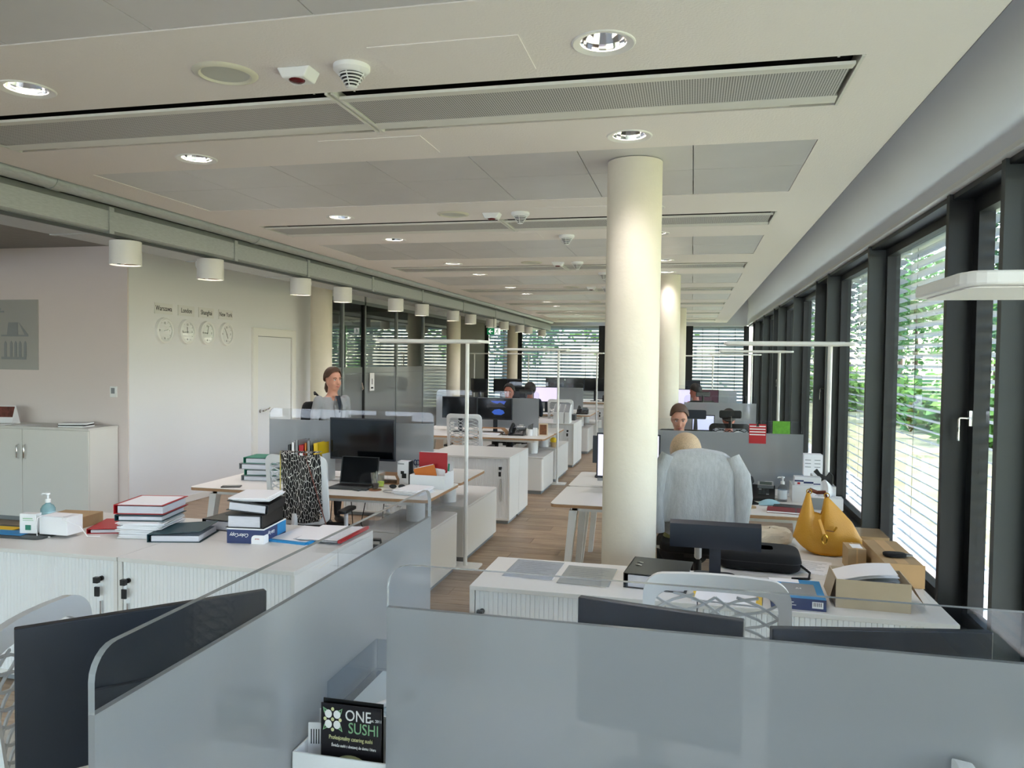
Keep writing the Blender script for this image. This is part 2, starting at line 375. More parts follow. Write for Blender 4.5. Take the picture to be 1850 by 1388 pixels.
# walls on the left
wl_ = struct(bx('wall_left', WALLW, XL-.2, 7.31, 0, XL, 11.62, 2.985)); struct(bx('wall_beige', WALLB, -14, 7.29, 0, XL-.003, 7.5, 2.985))
struct(bx('wall_back', WALLW, -14, YB-.2, 0, -13.8, 7.3, 2.985))
struct(bx('trim_4', WALLW, -14, 5.35, 2.72, -6.9, 5.75, 2.985))
struct(bx('baseboard_left', MWHITE, XL, 7.3, 0, XL+.012, 9.6, .08))
# far recess behind the glass room
struct(bx('wall_far_left', M('grey_lining', '77726c', .8), -6.95, 18.9, 0, -6.75, YE, 2.985)); struct(bx('wall_glass_room_end', WALLW, -9.5, 18.7, 0, -6.0, 18.9, 2.985))
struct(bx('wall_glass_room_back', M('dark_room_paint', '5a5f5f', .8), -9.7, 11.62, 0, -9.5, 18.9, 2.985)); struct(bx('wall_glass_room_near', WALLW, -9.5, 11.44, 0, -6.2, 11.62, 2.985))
# round columns
cm = MB().lathe([(.165, 0), (.165, HC)], 40).mesh('column', COLM, True)
cg = MB().lathe([(.168, HC-.012), (.19, HC-.012), (.19, HC+.0), (.168, HC)], 40, closed=True)
for k, (x, y, w) in enumerate(((-.36, 4.78, 'nearest to the camera'), (-.34, 11.05, 'second in the middle row'), (-.31, 17.9, 'third in the middle row, farthest'))):
    tag(link('column', cm, loc=(x, y, 0)), 'round cream plaster column, '+w, 'column', 'round columns')
for k, (x, y, w) in enumerate(((-5.66, 11.15, 'beside the end of the white clock wall'), (-5.52, 17.6, 'at the far end of the glass partition'), (-5.5, 23.7, 'in front of the far blinds, under a cylinder lamp'))):
    tag(link('column', cm, loc=(x, y, 0)), 'round cream plaster column, '+w, 'column', 'round columns')
# door in the clock wall (faces +x)
dr = struct(thing('door_1', None, None, (XL, 9.72, 0)))
mb = MB()
for y0, y1, z0, z1 in ((0, .12, 0, 2.2), (1.08, 1.2, 0, 2.2), (.12, 1.08, 2.09, 2.2)): mb.box(0, y0, z0, .035, y1, z1)
mb.build('door_frame', MWHITE, dr, bevel=.004); bx('door_leaf', WALLW, 0, .13, .01, .012, 1.07, 2.08, dr); bx('door_gap', GREYC, .0, .122, 2.081, .016, 1.078, 2.089, dr)
hd = MB().tube([(.012, .2, 1.02), (.06, .2, 1.02), (.065, .24, 1.025), (.06, .36, 1.045), (.055, .4, 1.06)], .011, 8).build('handle', CHROME, dr, True)
MB().cyl((.01, .2, 1.02), (.022, .2, 1.02), .026, n=16).build('rosette', CHROME, hd, True)
# clocks and city plates
def hand(l, w, a): 
    p = [(-w, -.015), (w, -.015), (w, l), (-w, l)]; c, s_ = math.cos(a), math.sin(a)
    return [(x*c+y*s_, -x*s_+y*c) for x, y in p]
for k, (city, px, h, mn, note) in enumerate((('Warszawa', 295, 74, 85, 0), ('London', 336, -6, -95, 0), ('Shanghai', 372, -90, 14, 0), ('New York', 407, 155, -32, 0))):
    c = at(px, (596, 600, 603, 606)[k], 'x', XL); c.z = 2.085
    t = thing('wall_clock', f'round white wall clock under the {city} name plate', 'clock', c, 0, 'world time clocks')
    X = lambda a, b, q: (q, a, b)
    xf = Matrix(((0, 0, 1, 0), (1, 0, 0, 0), (0, 1, 0, 0), (0, 0, 0, 1)))
    MB(xf).lathe([(.118, .02), (.118, .036), (.13, .045), (.148, .036), (.152, .0), (.10, 0)], 32).build('clock_rim', PLASTW, t, True)
    MB(xf).lathe([(0.0001, .0203), (.117, .0203)], 32, caps=False).build('dial', PAPER, t)
    for q in range(12):
        a = q*PI/6; L_ = .018 if q % 3 else .03
        if q % 3 == 0: text(('12', '3', '6', '9')[q//3], .036, PRINT, t, (.0212, .088*math.sin(a), .088*math.cos(a)), (PI/2, 0, PI/2), 'numeral')
        else: MB().prism([(.1*math.sin(a)+x*math.cos(a), .1*math.cos(a)-x*math.sin(a)) for x in (-.002, .002)]+[(.112*math.sin(a)+x*math.cos(a), .112*math.cos(a)-x*math.sin(a)) for x in (.002, -.002)], .0205, .0212, X).build('hour_mark', PRINT, t)
    MB().prism(hand(.062, .004, math.radians(h)), .022, .0235, X).build('hour_hand', PRINT, t); MB().prism(hand(.092, .003, math.radians(mn)), .024, .0255, X).build('minute_hand', PRINT, t)
    MB(xf).lathe([(0.0001, .0375), (.118, .0375)], 32, caps=False).build('cover_glass', GLASSM, t)
    p = thing('name_plate', f'small clear plate reading {city} above its clock', 'sign', c+Vector((0, 0, .255)), 0, 'city name plates')
    bx('plate', M('plate_'+city.replace(' ', '_').lower(), 'dfe0e0', .3), .002, -.155, -.062, .008, .155, .062, p); text(city, .082, PRINT, p, (.0092, 0, 0), (PI/2, 0, PI/2), sx=.82)
# beige wall: picture, thermostat
pc = at(71, 541, 'y', 7.3)
t = thing('wall_picture', 'frameless glass picture of a grey building outline on the beige wall', 'picture', (-7.56, 7.3, 2.01))
bx('backing', M('picture_grey', 'b5b2ae', .25), -.4, -.02, -.395, .4, -.004, .395, t); 
for (x0, z0, x1, z1) in ((-.1, -.28, .24, -.25), (-.1, -.02, .27, .0), (-.0, .12, .13, .14), (-.32, .25, -.06, .27)): bx('building_line', GREYC, x0, -.024, z0, x1, -.0205, z1, t)
for x in (-.06, .02, .08, .14, .21): MB().prism([(x, -.25), (x+.035, -.25), (x+.035, -.1), (x+.0175, -.07), (x, -.1)], -.024, -.0205, lambda a, b, q: (a, q, b)).build('building_arch', GREYC, t)
MB().prism([(-.02, .0), (.0, .14), (.13, .14), (.13, .0)], -.0235, -.0205, lambda a, b, q: (a, q, b)).build('building_roof', GREYC, t)
MB().prism([(.14, .14), (.27, .0), (.22, .0)], -.0235, -.0205, lambda a, b, q: (a, q, b)).build('building_roof', GREYC, t)
MB().prism([(-.3, -.3), (-.27, -.3), (-.1, .3), (-.13, .3)], -.0235, -.0205, lambda a, b, q: (a, q, b)).build('building_line', GREYC, t)
bx('cover_glass', GLASSM, -.4, -.03, -.395, .4, -.027, .395, t)
t = thing('thermostat', 'small white wall thermostat with grey display beside the corner', 'thermostat', at(207, 708, 'y', 7.3)); bx('case', PLASTW, -.045, -.02, -.06, .045, 0, .06, t, .004); bx('display', GREYC, -.028, -.0215, -.02, .018, -.0195, .042, t)
# glass partition along x = XL
gp = struct(thing('wall_glass_partition', None, None, (XL, 11.62, 0)))
AL = M('satin_aluminium', '9aa0a1', .4, metal=.5)
bay = [.12, 1.0, 1.93, 3.55, 5.2, 7.2]
for k, y in enumerate(bay): bx('mullion', AL, -.04, y-.03, 0, .02, y+.03, 2.985, gp)
bx('head_rail', AL, -.04, .1, 2.78, .02, 7.2, 2.84, gp); bx('foot_rail', AL, -.04, .1, 0, .02, 7.2, .08, gp); bx('header_panel', WALLW, -.03, .1, 2.84, .01, 7.2, 2.985, gp)
for a, b in zip(bay[:-1], bay[1:]):
    bx('glass_pane', PGLASS, -.014, a+.03, 1.62, -.008, b-.03, 2.78, gp); bx('film_pane', FROSTG, -.014, a+.03, .08, -.008, b-.03, 1.62, gp)
    bx('film_line', GREYC, -.0075, a+.03, 1.5, -.0055, b-.03, 1.515, gp)
bx('door_post', FRAMEB, -.03, 1.86, 0, .03, 1.9, 2.78, gp)
t = MB().tube([(.0, 1.78, 1.22), (.05, 1.78, 1.22), (.055, 1.74, 1.26), (.055, 1.7, 1.34)], .014, 8).build('door_handle', CHROME, gp, True); MB().cyl((0, 1.78, 1.22), (.04, 1.78, 1.22), .03, n=14).build('door_lock', CHROME, gp, True)
t = thing('paper_notice', 'white paper notice taped to the glass partition by its door', 'notice', at(672, 690, 'x', XL+.012)); bx('sheet', PAPER, 0, -.11, -.17, .002, .11, .17, t); bx('print_line', PRINT, .002, -.05, -.13, .0025, .06, -.1, t); bx('print_line', PRINT, .002, -.01, -.05, .0025, .02, .06, t)
# exit sign hanging under the duct
t = thing('exit_sign', 'green and white emergency exit sign with left arrow near far blinds', 'sign', at(892, 599, 'y', 17.0))
bx('panel', SIGNG, -.15, -.01, -.07, .02, .01, .07, t); bx('panel_white', SIGNW, .02, -.01, -.07, .15, .01, .07, t)
MB().prism([(-.125, 0), (-.075, .045), (-.055, .045), (-.09, .01), (-.02, .01), (-.02, -.01), (-.09, -.01), (-.055, -.045), (-.075, -.045)], -.012, -.0105, lambda a, b, q: (a, q, b)).build('arrow', SIGNW, t)
rm = MB()
for a, b in (((.09, .035), (.075, 0)), ((.075, 0), (.1, -.02)), ((.1, -.02), (.1, -.055)), ((.075, 0), (.055, -.03)), ((.055, -.03), (.035, -.045)), ((.087, .025), (.055, .02)), ((.087, .025), (.115, .005))): rm.tube([(a[0], -.0115, a[1]), (b[0], -.0115, b[1])], .007, 6)
rm.ell((.098, -.0115, .05), (.012, .002, .012), 10, 6); rm.build('running_figure', SIGNG, t); bx('hanger', FRAME, -.005, -.003, .07, .005, .003, 2.75-t.location.z, t)
# ---------------------------------------------------------------- window walls, blinds
FD = .18                                  # depth of the fins
B0 = 5.75; PER = 5.7
fins = []
for k in range(-3, 4):
    b = B0+PER*k
    for dy, kind in ((0, 'b'), (2.4, 'g'), (4.75, 'g')):
        if YB+.1 < b+dy < YE-.2: fins.append((b+dy, kind))
fins.sort()
wr = struct(thing('wall_right', None, None, (XR, 0, 0)))
fm = {k: MB().box(0, -.03, 0, FD+.1, .03, 2.95).mesh('window_fin', m) for k, m in (('b', FRAMEB), ('g', FRAME))}
for y, k in fins: link('window_fin', fm[k], wr, loc=(0, y, 0))
bx('sill', FRAMEB, .0, YB, 0, FD+.1, YE, .06, wr); bx('head', FRAMEB, .02, YB, 2.9, FD+.1, YE, 2.95, wr)
slm = {}
def slat_mesh(L, tilt, w=.08):
    """a slightly crowned slat along y, hung at its middle"""
    key = (round(L, 3), tilt)
    if key not in slm:
        c, s_ = math.cos(tilt), math.sin(tilt)
        pts = [(-w/2, -.004), (-w/4, .003), (0, .005), (w/4, .003), (w/2, -.004)]
        pts += [(a, b-.0015) for a, b in pts[::-1]]
        slm[key] = MB().prism([(a*c+b*s_, -a*s_+b*c) for a, b in pts], 0, L, lambda a, b, q: (a, q, b)).mesh('slat', SLAT)
    return slm[key]
wn_i = 0
edges = [y for y, _ in fins]
spans = list(zip(edges[:-1], edges[1:]))+[(edges[-1], YE)]
for a, b in spans:
    wn_i += 1
    w = struct(thing(f'window_{wn_i}', None, None, (XR+FD, a+.03, 0))); L = b-a-.06
    vent = L < 1.1
    fw = .10 if vent else .07
    mb = MB().box(-.03, 0, .06, .05, fw, 2.9).box(-.03, L-fw, .06, .05, L, 2.9).box(-.03, fw, .06, .05, L-fw, .06+fw).box(-.03, fw, 2.9-fw, .05, L-fw, 2.9)
    mb.build('window_frame', FRAMEB, w); bx('pane', WGLASS, .008, fw, .06+fw, .014, L-fw, 2.9-fw, w)
    if vent:
        MB().box(-.05, L-.09, 1.40, -.03, L-.05, 1.5).build('handle_plate', CHROME, w); MB().tube([(-.05, L-.07, 1.45), (-.10, L-.07, 1.45), (-.105, L-.07, 1.44), (-.105, L-.07, 1.30)], .009, 8).build('handle', CHROME, w, True)
    near = 4 < b < 12.6
    bl = thing('venetian_blind', f'outdoor aluminium venetian blind behind the {"narrow opening window" if vent else "fixed window"} {a:.0f} to {b:.0f} metres along the right wall', 'blind', (XR+FD+.16, a+.05, 0), 0, 'outdoor blinds on the window wall')
    bl['label'] = 'aluminium venetian blind outside ' + ('the narrow opening window' if vent else 'a wide window') + f', {ORD[wn_i-1]} along the right wall'
    LL = L-.04
    bx('head_box', SLAT, -.05, 0, 2.86, .05, LL, 2.94, bl)
    zs = [.12+.0925*q for q in range(30)]
    tilt = .42
    if near:
        me = slat_mesh(LL, tilt)
        for z in zs: link('slat', me, bl, loc=(0, 0, z))
    else:
        mb = MB()
        c, s_ = math.cos(tilt), math.sin(tilt)
        for z in zs: mb.add([(-.04*c, 0, z+.04*s_), (.04*c, 0, z-.04*s_), (.04*c, LL, z-.04*s_), (-.04*c, LL, z+.04*s_)], [(0, 1, 2, 3)])
        tag(mb.build('slats', SLAT, bl), kind='stuff')
    for q in ((.15, .5, .85) if not vent else (.2, .8)): bx('ladder_cord', FRAMEB, -.002, LL*q-.002, .1, .002, LL*q+.002, 2.86, bl)
# far wall
wf = struct(thing('wall_far', None, None, (0, YE, 0)))
ex = [-6.75, -5.6, -2.84, -.1, XR]
for x in ex: bx('window_post', FRAMEB, x-.05, 0, 0, x+.05, .12, 2.92, wf)
bx('sill', FRAMEB, -6.75, 0, 0, XR, .12, .06, wf)
for k, (a, b) in enumerate(zip(ex[:-1], ex[1:])):
    wn_i += 1
    w = struct(thing(f'window_{wn_i}', None, None, (a+.05, YE, 0))); L = b-a-.1
    MB().box(0, .03, .06, .06, .1, 2.92).box(L-.06, .03, .06, L, .1, 2.92).box(.06, .03, .06, L-.06, .1, .12).build('window_frame', FRAMEB, w); bx('pane', WGLASS, .06, .06, .12, L-.06, .066, 2.92, w)
    bl = thing('venetian_blind', 'aluminium venetian blind outside the far end wall, ' + ('narrow one beside the grey lining', 'behind the exit sign and cream column', 'just left of the middle columns', 'rightmost by the dark window wall')[k], 'blind', (a+.07, YE+.28, 0), 0, 'outdoor blinds on the far wall')
    mb = MB(); tilt = .92; c, s_ = math.cos(tilt), math.sin(tilt)
    for q in range(26):
        z = .12+.108*q; dz = .0035*math.sin(q*2.3)
        mb.add([(0, -.05*c, z+.05*s_), (0, .05*c, z-.05*s_), (L*.5, .05*c, z-.05*s_+dz), (L*.5, -.05*c, z+.05*s_+dz), (L-.04, .05*c, z-.05*s_), (L-.04, -.05*c, z+.05*s_)], [(0, 1, 2, 3), (3, 2, 4, 5)])
    tag(mb.build('slats', SLAT, bl), kind='stuff'); bx('head_box', SLAT, 0, -.05, 2.86, L-.04, .05, 2.94, bl)
    for q in (.2, .5, .8): bx('ladder_cord', FRAMEB, L*q, -.058, .1, L*q+.012, -.054, 2.86, bl)
# back of the room behind the photographer: parapet, posts, windows with blinds
bk = struct(thing('wall_behind', None, None, (0, YB, 0)))
for x in (-13.7, -11, -8.2, -5.4, -2.6, .2, XR): bx('window_post', FRAME, x-.1, -.15, 0, x+.1, 0, 2.985, bk)
bx('sill', FRAME, -13.8, -.15, 0, XR, 0, .1, bk); bx('head', WALLW, -13.8, -.15, 2.9, XR, 0, 3.75, bk)
xs = [-13.6, -10.9, -8.1, -5.3, -2.5, .3, XR]
for k, (a, b) in enumerate(zip(xs[:-1], xs[1:])):
    wn_i += 1; w = struct(thing(f'window_{wn_i}', None, None, (a, YB-.1, 0))); bx('pane', WGLASS, 0, 0, .1, b-a-.2, .006, 2.9, w)
    bl = thing('venetian_blind', f'blind behind the photographer, {ORD[k]} from the left', 'blind', (a, YB-.3, 0), 0, 'blinds behind the photographer'); mb = MB()
    for q in range(28): mb.add([(0, -.04, .12+.1*q), (0, .04, .13+.1*q), (b-a-.2, .04, .13+.1*q), (b-a-.2, -.04, .12+.1*q)], [(0, 1, 2, 3)])
    tag(mb.build('slats', SLAT, bl), kind='stuff')
# sky portals in the window openings (sampling aids only, they give no light of their own)
def portal(loc, sx, sy, d):
    l = bpy.data.lights.new('window_portal', 'AREA'); l.shape = 'RECTANGLE'; l.size = sx; l.size_y = sy; l.cycles.is_portal = True
    o = bpy.data.objects.new('window_portal', l); COL.objects.link(o); o.location = loc; o.rotation_euler = Vector(d).to_track_quat('-Z', 'Y').to_euler(); return o
portal((XR+.5, 9, 1.5), 2.9, 32, (-1, 0, 0)); portal((-2.5, YE+.5, 1.5), 8.6, 2.9, (0, -1, 0)); portal((-6, YB-.5, 1.5), 15.6, 2.9, (0, 1, 0))
# ---------------------------------------------------------------- outside
GRASS = pattern('grass', 'noise', '90905f', 'bab489', 1.4, .9, .3, .7)
PAVE = M('pale_paving', 'd7d3ca', .8, var=.06, vscale=3)
struct(bx('ground_paving', PAVE, XR+.5, -30, -.3, 2.75, 60, -.1)); struct(bx('ground_grass', GRASS, 2.75, -60, -.35, 90, 90, -.12)); struct(bx('ground_far', GRASS, -60, YE+.8, -.35, XR+.5, 90, -.12)); struct(bx('ground_back', PAVE, -40, -40, -.35, XR+.5, YB-.5, -.12))
LEAF = [M('leaf_'+n, c, .7, var=.25, vscale=2.0) for n, c in (('fresh', '6f9a3c'), ('mid', '4b7a34'), ('dark', '35602f'))]
BARK = M('bark', '5b4a3a', .9, bump=.6)
def tree(name, label, loc, h, r, li, n=1500, cat='tree', trunk=True, flat=1.0, grp=None):
    t = thing(name, label, cat, loc, 0, grp); rnd = random.Random(hash(label) % 999+li)
    mb = MB(); lobes = [(rnd.uniform(-.55, .55)*r, rnd.uniform(-.55, .55)*r, h*rnd.uniform(.45, .85), r*rnd.uniform(.4, .65)) for _ in range(8)]
    for i in range(n):
        lx, ly, lz, lr = rnd.choice(lobes); lz = lz if trunk else lz*rnd.uniform(.05, 1); v = Vector((rnd.gauss(0, 1), rnd.gauss(0, 1), rnd.gauss(0, 1))).normalized()*lr*rnd.uniform(.6, 1.05)
        p = Vector((lx+v.x, ly+v.y, max(.1, lz+v.z*flat*h/(2*r)))); a = Vector((rnd.gauss(0, 1), rnd.gauss(0, 1), rnd.gauss(0, .6))).normalized(); b = a.orthogonal().normalized(); s_ = rnd.uniform(.10, .24)
        mb.add([p-a*s_, p+b*s_*.5, p+a*s_, p-b*s_*.5], [(0, 1, 2, 3)])
    tag(mb.build('foliage', LEAF[li], t), kind='stuff')
    if trunk:
        MB().tube([(0, 0, 0), (.05, .03, h*.4), (-.04, .06, h*.75)], [.16, .11, .05], 8).build('trunk', BARK, t, True)
    return t
for k, (x, y) in enumerate(((11.5, 17), (12, 23.5), (11, 30), (12.5, 36.5), (11, 43), (12, 50), (19, 24))):
    tree('tree', f'leafy green tree beyond the lawn outside the right windows, {ORD[k]} along', (x, y, -.12), 6.5+k % 3, 3.0, k % 3, 2600, grp='trees beyond the lawn')
for k in range(9):
    tree('shrub', f'low bush bordering the lawn outside the right windows, {ORD[k]} along', (6.6+(k % 2)*.5, 14+k*3.3, -.12), 1.9, 1.2, k % 2, 900, 'shrub', False, .9, 'bushes bordering the lawn')
for k, x in enumerate((-15.5, -9, -2.5, 4)):
    tree('tree', f'green tree outside the far end wall, {ORD[k]} from the left', (x, 34+(k % 2)*3, -.12), 6.0, 3.0, (k+1) % 3, 1800, grp='trees beyond the far wall')
# ---------------------------------------------------------------- ceiling fittings
def make_beam():
    t = thing('chilled_beam', 'x', 'ceiling vent', (0, 0, 0), 0, 'chilled beams set into the ceiling'); X0, X1 = SX0+.003, SX1-.003
    bx('housing', PLENUM, X0, -.302, .09, X1, .302, .11, t)
    for a, b in ((X0, X0+.012), (X1-.012, X1)): bx('end_trim', RAIL, a, -.302, -.004, b, .302, .06, t)
    for a, b in ((X0+.012, -1.64), (-1.62, X1-.012)):
        MB().box(a+.02, -.165, .0, b-.02, .165, .003).build('perforated_panel', PERF, t)
        for s_ in (-1, 1):
            MB().prism([(s_*.165, -.002), (s_*.238, -.010), (s_*.242, .002), (s_*.17, .012)], a+.01, b-.01, lambda p, q, d: (d, p, q)).build('side_rail', RAIL, t)
            MB().prism([(s_*.300, .006), (s_*.290, .006), (s_*.25, .03), (s_*.258, .045), (s_*.300, .045)], a+.25, b-.2, lambda p, q, d: (d, p, q)).build('air_blade', RAIL, t)
        for xx in (a+.1, b-.08): MB().cyl((xx, -.27, .01), (xx, -.27, .09), .006, n=6).build('hanger_bolt', CHROME, t)
    for s_ in (-.022, .008): bx('cross_bar', RAIL, -1.63+s_, -.302, -.008, -1.63+s_+.014, .302, .03, t)
    return t
b0 = make_beam()
def make_down():
    t = thing('downlight', 'x', 'downlight', (0, 0, 0), 0, 'recessed ceiling downlights')
    MB().lathe([(.088, .002), (.115, -.006), (.12, -.004), (.122, .0), (.118, .004), (.088, .006)], 28, closed=True).build('trim_ring', MWHITE, t, True)
    MB().lathe([(.095, 0), (.088, .03), (.07, .07), (.045, .095), (.03, .1)], 20, caps=False).build('reflector', CHROME, t)
    MB().ell((0, 0, .075), (.032, .032, .022), 12, 8).build('bulb', LAMPON, t, True); return t
d0 = make_down()
def make_speaker():
    t = thing('ceiling_speaker', 'x', 'speaker', (0, 0, 0), 0, 'round ceiling speakers')
    MB().lathe([(.098, -.004), (.108, -.012), (.13, -.006), (.135, 0), (.098, 0)], 28, closed=True).build('rim', M('speaker_cream', 'd5d3c2', .5), t, True)
    MB().lathe([(.0001, -.004), (.099, -.004), (.099, .0)], 28).build('grille', M('speaker_grille', 'c6c9c2', .6, bump=.5, bscale=500), t); return t
s0 = make_speaker()
def make_pir():
    t = thing('motion_sensor', 'x', 'sensor', (0, 0, 0), 0, 'ceiling motion sensors')
    MB().prism([(-.075, 0), (.075, 0), (.05, -.045), (-.05, -.045)], -.05, .05, lambda a, b, q: (a, q, b)).build('case', PLASTW, t, bevel=.006)
    MB().ell((0, -.012, -.045), (.034, .034, .013), 14, 8).build('red_lens', M('sensor_red', '5a0f16', .15), t, True); return t
m0 = make_pir()
def make_smoke():
    t = thing('smoke_detector', 'x', 'smoke detector', (0, 0, 0), 0, 'ceiling smoke detectors')
    MB().lathe([(.075, 0), (.075, -.018), (.062, -.03), (.05, -.034)], 28).build('base', PLASTW, t, True); MB().lathe([(.05, -.034), (.018, -.085), (.0001, -.09)], 24).build('chamber', PLASTB, t, True)
    for q in range(5): rr = .052-.0075*q; MB().lathe([(rr, -.038-.011*q), (rr+.002, -.041-.011*q), (rr-.002, -.044-.011*q)], 24, closed=True).build('vent_ring', PLASTW, t)
    MB().lathe([(.017, -.083), (.019, -.09), (.0001, -.095)], 16).build('tip', PLASTW, t, True)
    for a in range(4): MB().tube([(.053*math.cos(a*PI/2), .053*math.sin(a*PI/2), -.034), (.019*math.cos(a*PI/2), .019*math.sin(a*PI/2), -.089)], .0025, 5).build('rib', PLASTW, t)
    return t
k0 = make_smoke()
first = {}
def put(src, label, loc):
    if src.name in first: return dup(src, label, loc)
    first[src.name] = 1; src.location = loc; src['label'] = label; return src
def lamp_light(par, z, e, size=140):
    l = bpy.data.lights.new('lamp_light', 'SPOT'); l.energy = e; l.spot_size = math.radians(size); l.spot_blend = .85; l.shadow_soft_size = .07; l.color = (1, .93, .95)
    o = bpy.data.objects.new('lamp_light', l); COL.objects.link(o); o.parent = par; o.location = (0, 0, z); return o
vis = [b for b in BC if b > 2]
lamp_light(d0, .05, 8, 112)
for i, b in enumerate(vis):
    put(b0, f'long white chilled beam with perforated grey panel, {ORD[i]} from the camera', (0, b, HC))
    for sd, x in (('window', -.35), ('corridor', -2.97)):
        for nf, dy in (('near', -.61), ('far', .63)): put(d0, f'chrome downlight on the {sd} side of the {ORD[i]} chilled beam, {nf} edge', (x, b+dy, HC))
    put(s0, f'round cream ceiling speaker before the {ORD[i]} chilled beam', (-1.955, b-.61, HC)); put(m0, f'white motion sensor with red lens before the {ORD[i]} chilled beam', (-1.63, b-.58, HC))
    put(k0, f'white conical smoke detector before the {ORD[i]} chilled beam', (-1.39, b-.58, HC))
    if i: dup(k0, f'white conical smoke detector just behind the {ORD[i]} chilled beam', (-1.2, b+.62, HC))
def make_cyl():
    t = thing('cylinder_lamp', 'x', 'lamp', (0, 0, 0), 0, 'white cylinder lamps along the corridor')
    MB().lathe([(.0001, .19), (.117, .19), (.12, .187), (.12, 0), (.112, 0), (.112, .02)], 32).build('housing', MWHITE, t, True)
    MB().lathe([(.111, .012), (.08, .05), (.03, .07)], 24, caps=False).build('reflector', CHROME, t); MB().ell((0, 0, .03), (.05, .05, .018), 14, 8).build('bulb', LAMPON, t, True)
    bx('bracket', FRAME, -.02, -.03, .186, .02, .03, .2, t); return t
c0 = make_cyl(); lamp_light(c0, .0, 9)
cy = [5.41, 6.54, 8.28, 9.4, 11.26, 12.45, 14.2, 15.4, 17.1, 18.3, 20.1, 21.2, 23.2]
for i, y in enumerate(cy): put(c0, f'white cylinder lamp hanging under the corridor duct, {ORD[i]} from the camera', (-4.47, y, 2.522))
t = thing('corridor_detector', 'small round white detector between cylinder lamps on the corridor duct', 'detector', (-4.85, 6.95, 2.68)); MB().lathe([(.0001, 0), (.05, 0), (.06, .03), (.06, .07)], 20).build('detector_body', PLASTW, t, True)
t = thing('corridor_beacon', 'flat white emergency light on the corridor duct by third cylinder lamp', 'light', (-4.8, 8.9, 2.702)); bx('beacon_body', PLASTW, -.12, -.05, 0, .12, .05, .04, t, .006)
# ---------------------------------------------------------------- furniture
DZ = .745
def make_desk(label, x0, x1, y0, y1, legside, loc_note=None):
    """legside -1: slanted legs at x0, round support at x1; +1 the other way round; 0 legs at both ends"""
    t = thing('desk', label, 'desk', (x0, y0, 0)); w, d = x1-x0, y1-y0
    top = MB().prism(rrect(w, d, .04, 4, w/2, d/2), DZ-.004, DZ, lambda a, b, q: (a, b, q)).build('top', DESKT, t); MB().prism(rrect(w-.001, d-.001, .04, 4, w/2, d/2), DZ-.026, DZ-.004, lambda a, b, q: (a, b, q)).build('edge_band', PLY, top)
    for yy in (.10, d-.14): bx('rail', MWHITE, .15, yy, DZ-.066, w-.15, yy+.04, DZ-.026, t)
    ends = {-1: ((.16, 1, 1),), 1: ((w-.16, -1, 1),), 0: ((.16, 1, 1), (w-.16, -1, 1))}[legside]
    for ex_, s_, _ in ends:
        bx('cross_rail', MWHITE, ex_-.02, .10, DZ-.08, ex_+.03, d-.10, DZ-.026, t)
        for yy, dy in ((.12, -.07), (d-.12, .07)):
            MB().add([(ex_-.03, yy-.035, DZ-.06), (ex_+.03, yy-.035, DZ-.06), (ex_+.03, yy+.035, DZ-.06), (ex_-.03, yy+.035, DZ-.06), (ex_-.02-s_*.06, yy+dy-.022, 0), (ex_+.02-s_*.06, yy+dy-.022, 0), (ex_+.02-s_*.06, yy+dy+.022, 0), (ex_-.02-s_*.06, yy+dy+.022, 0)],
                     [(3, 2, 1, 0), (4, 5, 6, 7), (0, 1, 5, 4), (1, 2, 6, 5), (2, 3, 7, 6), (3, 0, 4, 7)]).build('leg', MWHITE, t)
    if legside:
        ex_ = w-.24 if legside < 0 else .24
        MB().cyl((ex_, d*.5, .502), (ex_, d*.5, DZ-.026), .075, n=24).build('support', MWHITE, t, True)
    return t
def make_screen(label, x0, x1, y, z0=.80, zf=1.24, zc=1.337, along='x'):
    t = thing('desk_screen', label, 'desk screen', (x0, y, 0) if along == 'x' else (y, x0, 0)); w = x1-x0
    mp = (lambda a, b, q: (a, q, b)) if along == 'x' else (lambda a, b, q: (q, a, b))
    o = rrect(w, zc-zf, .05, 6, w/2, (zf+zc)/2, (0, .05, .05, 0))
    MB().prism([(0, z0), (w, z0), (w, zf), (0, zf)], -.006, .006, mp).build('frosted_panel', FROST, t)
    cs = MB(); n = len(o); cs.add([mp(a, b, -.006) for a, b in o]+[mp(a, b, .006) for a, b in o], [tuple(range(n))[::-1], tuple(range(n, 2*n))])
    cs.mat(1).add([mp(a, b, -.006) for a, b in o]+[mp(a, b, .006) for a, b in o], [(i, (i+1) % n, n+(i+1) % n, n+i) for i in range(n-1)])
    cs.build('clear_strip', [ACRY, ACRYE], t)
    for xx in (.25, w-.25):
        p = [mp(xx-.03, .72, -.03), mp(xx+.03, z0+.06, .03)]; a, b = p; bx('clamp', MWHITE, min(a[0], b[0]), min(a[1], b[1]), .745, max(a[0], b[0]), max(a[1], b[1]), z0+.06, t)
    return t
def make_low(label, x0, x1, y0, y1, h=.5):
    t = thing('low_cabinet', label, 'cabinet', (x0, y0, 0)); w, d = x1-x0, y1-y0
    bx('plinth', GREYC, .03, .03, 0, w-.03, d-.03, .05, t); MB().prism(rrect(w, d, .03, 3, w/2, d/2), .05, h-.022, lambda a, b, q: (a, b, q)).build('body', CABW, t); MB().prism(rrect(w+.004, d+.004, .03, 3, w/2, d/2), h-.02, h, lambda a, b, q: (a, b, q)).build('top', CABT, t, bevel=.003)
    return t
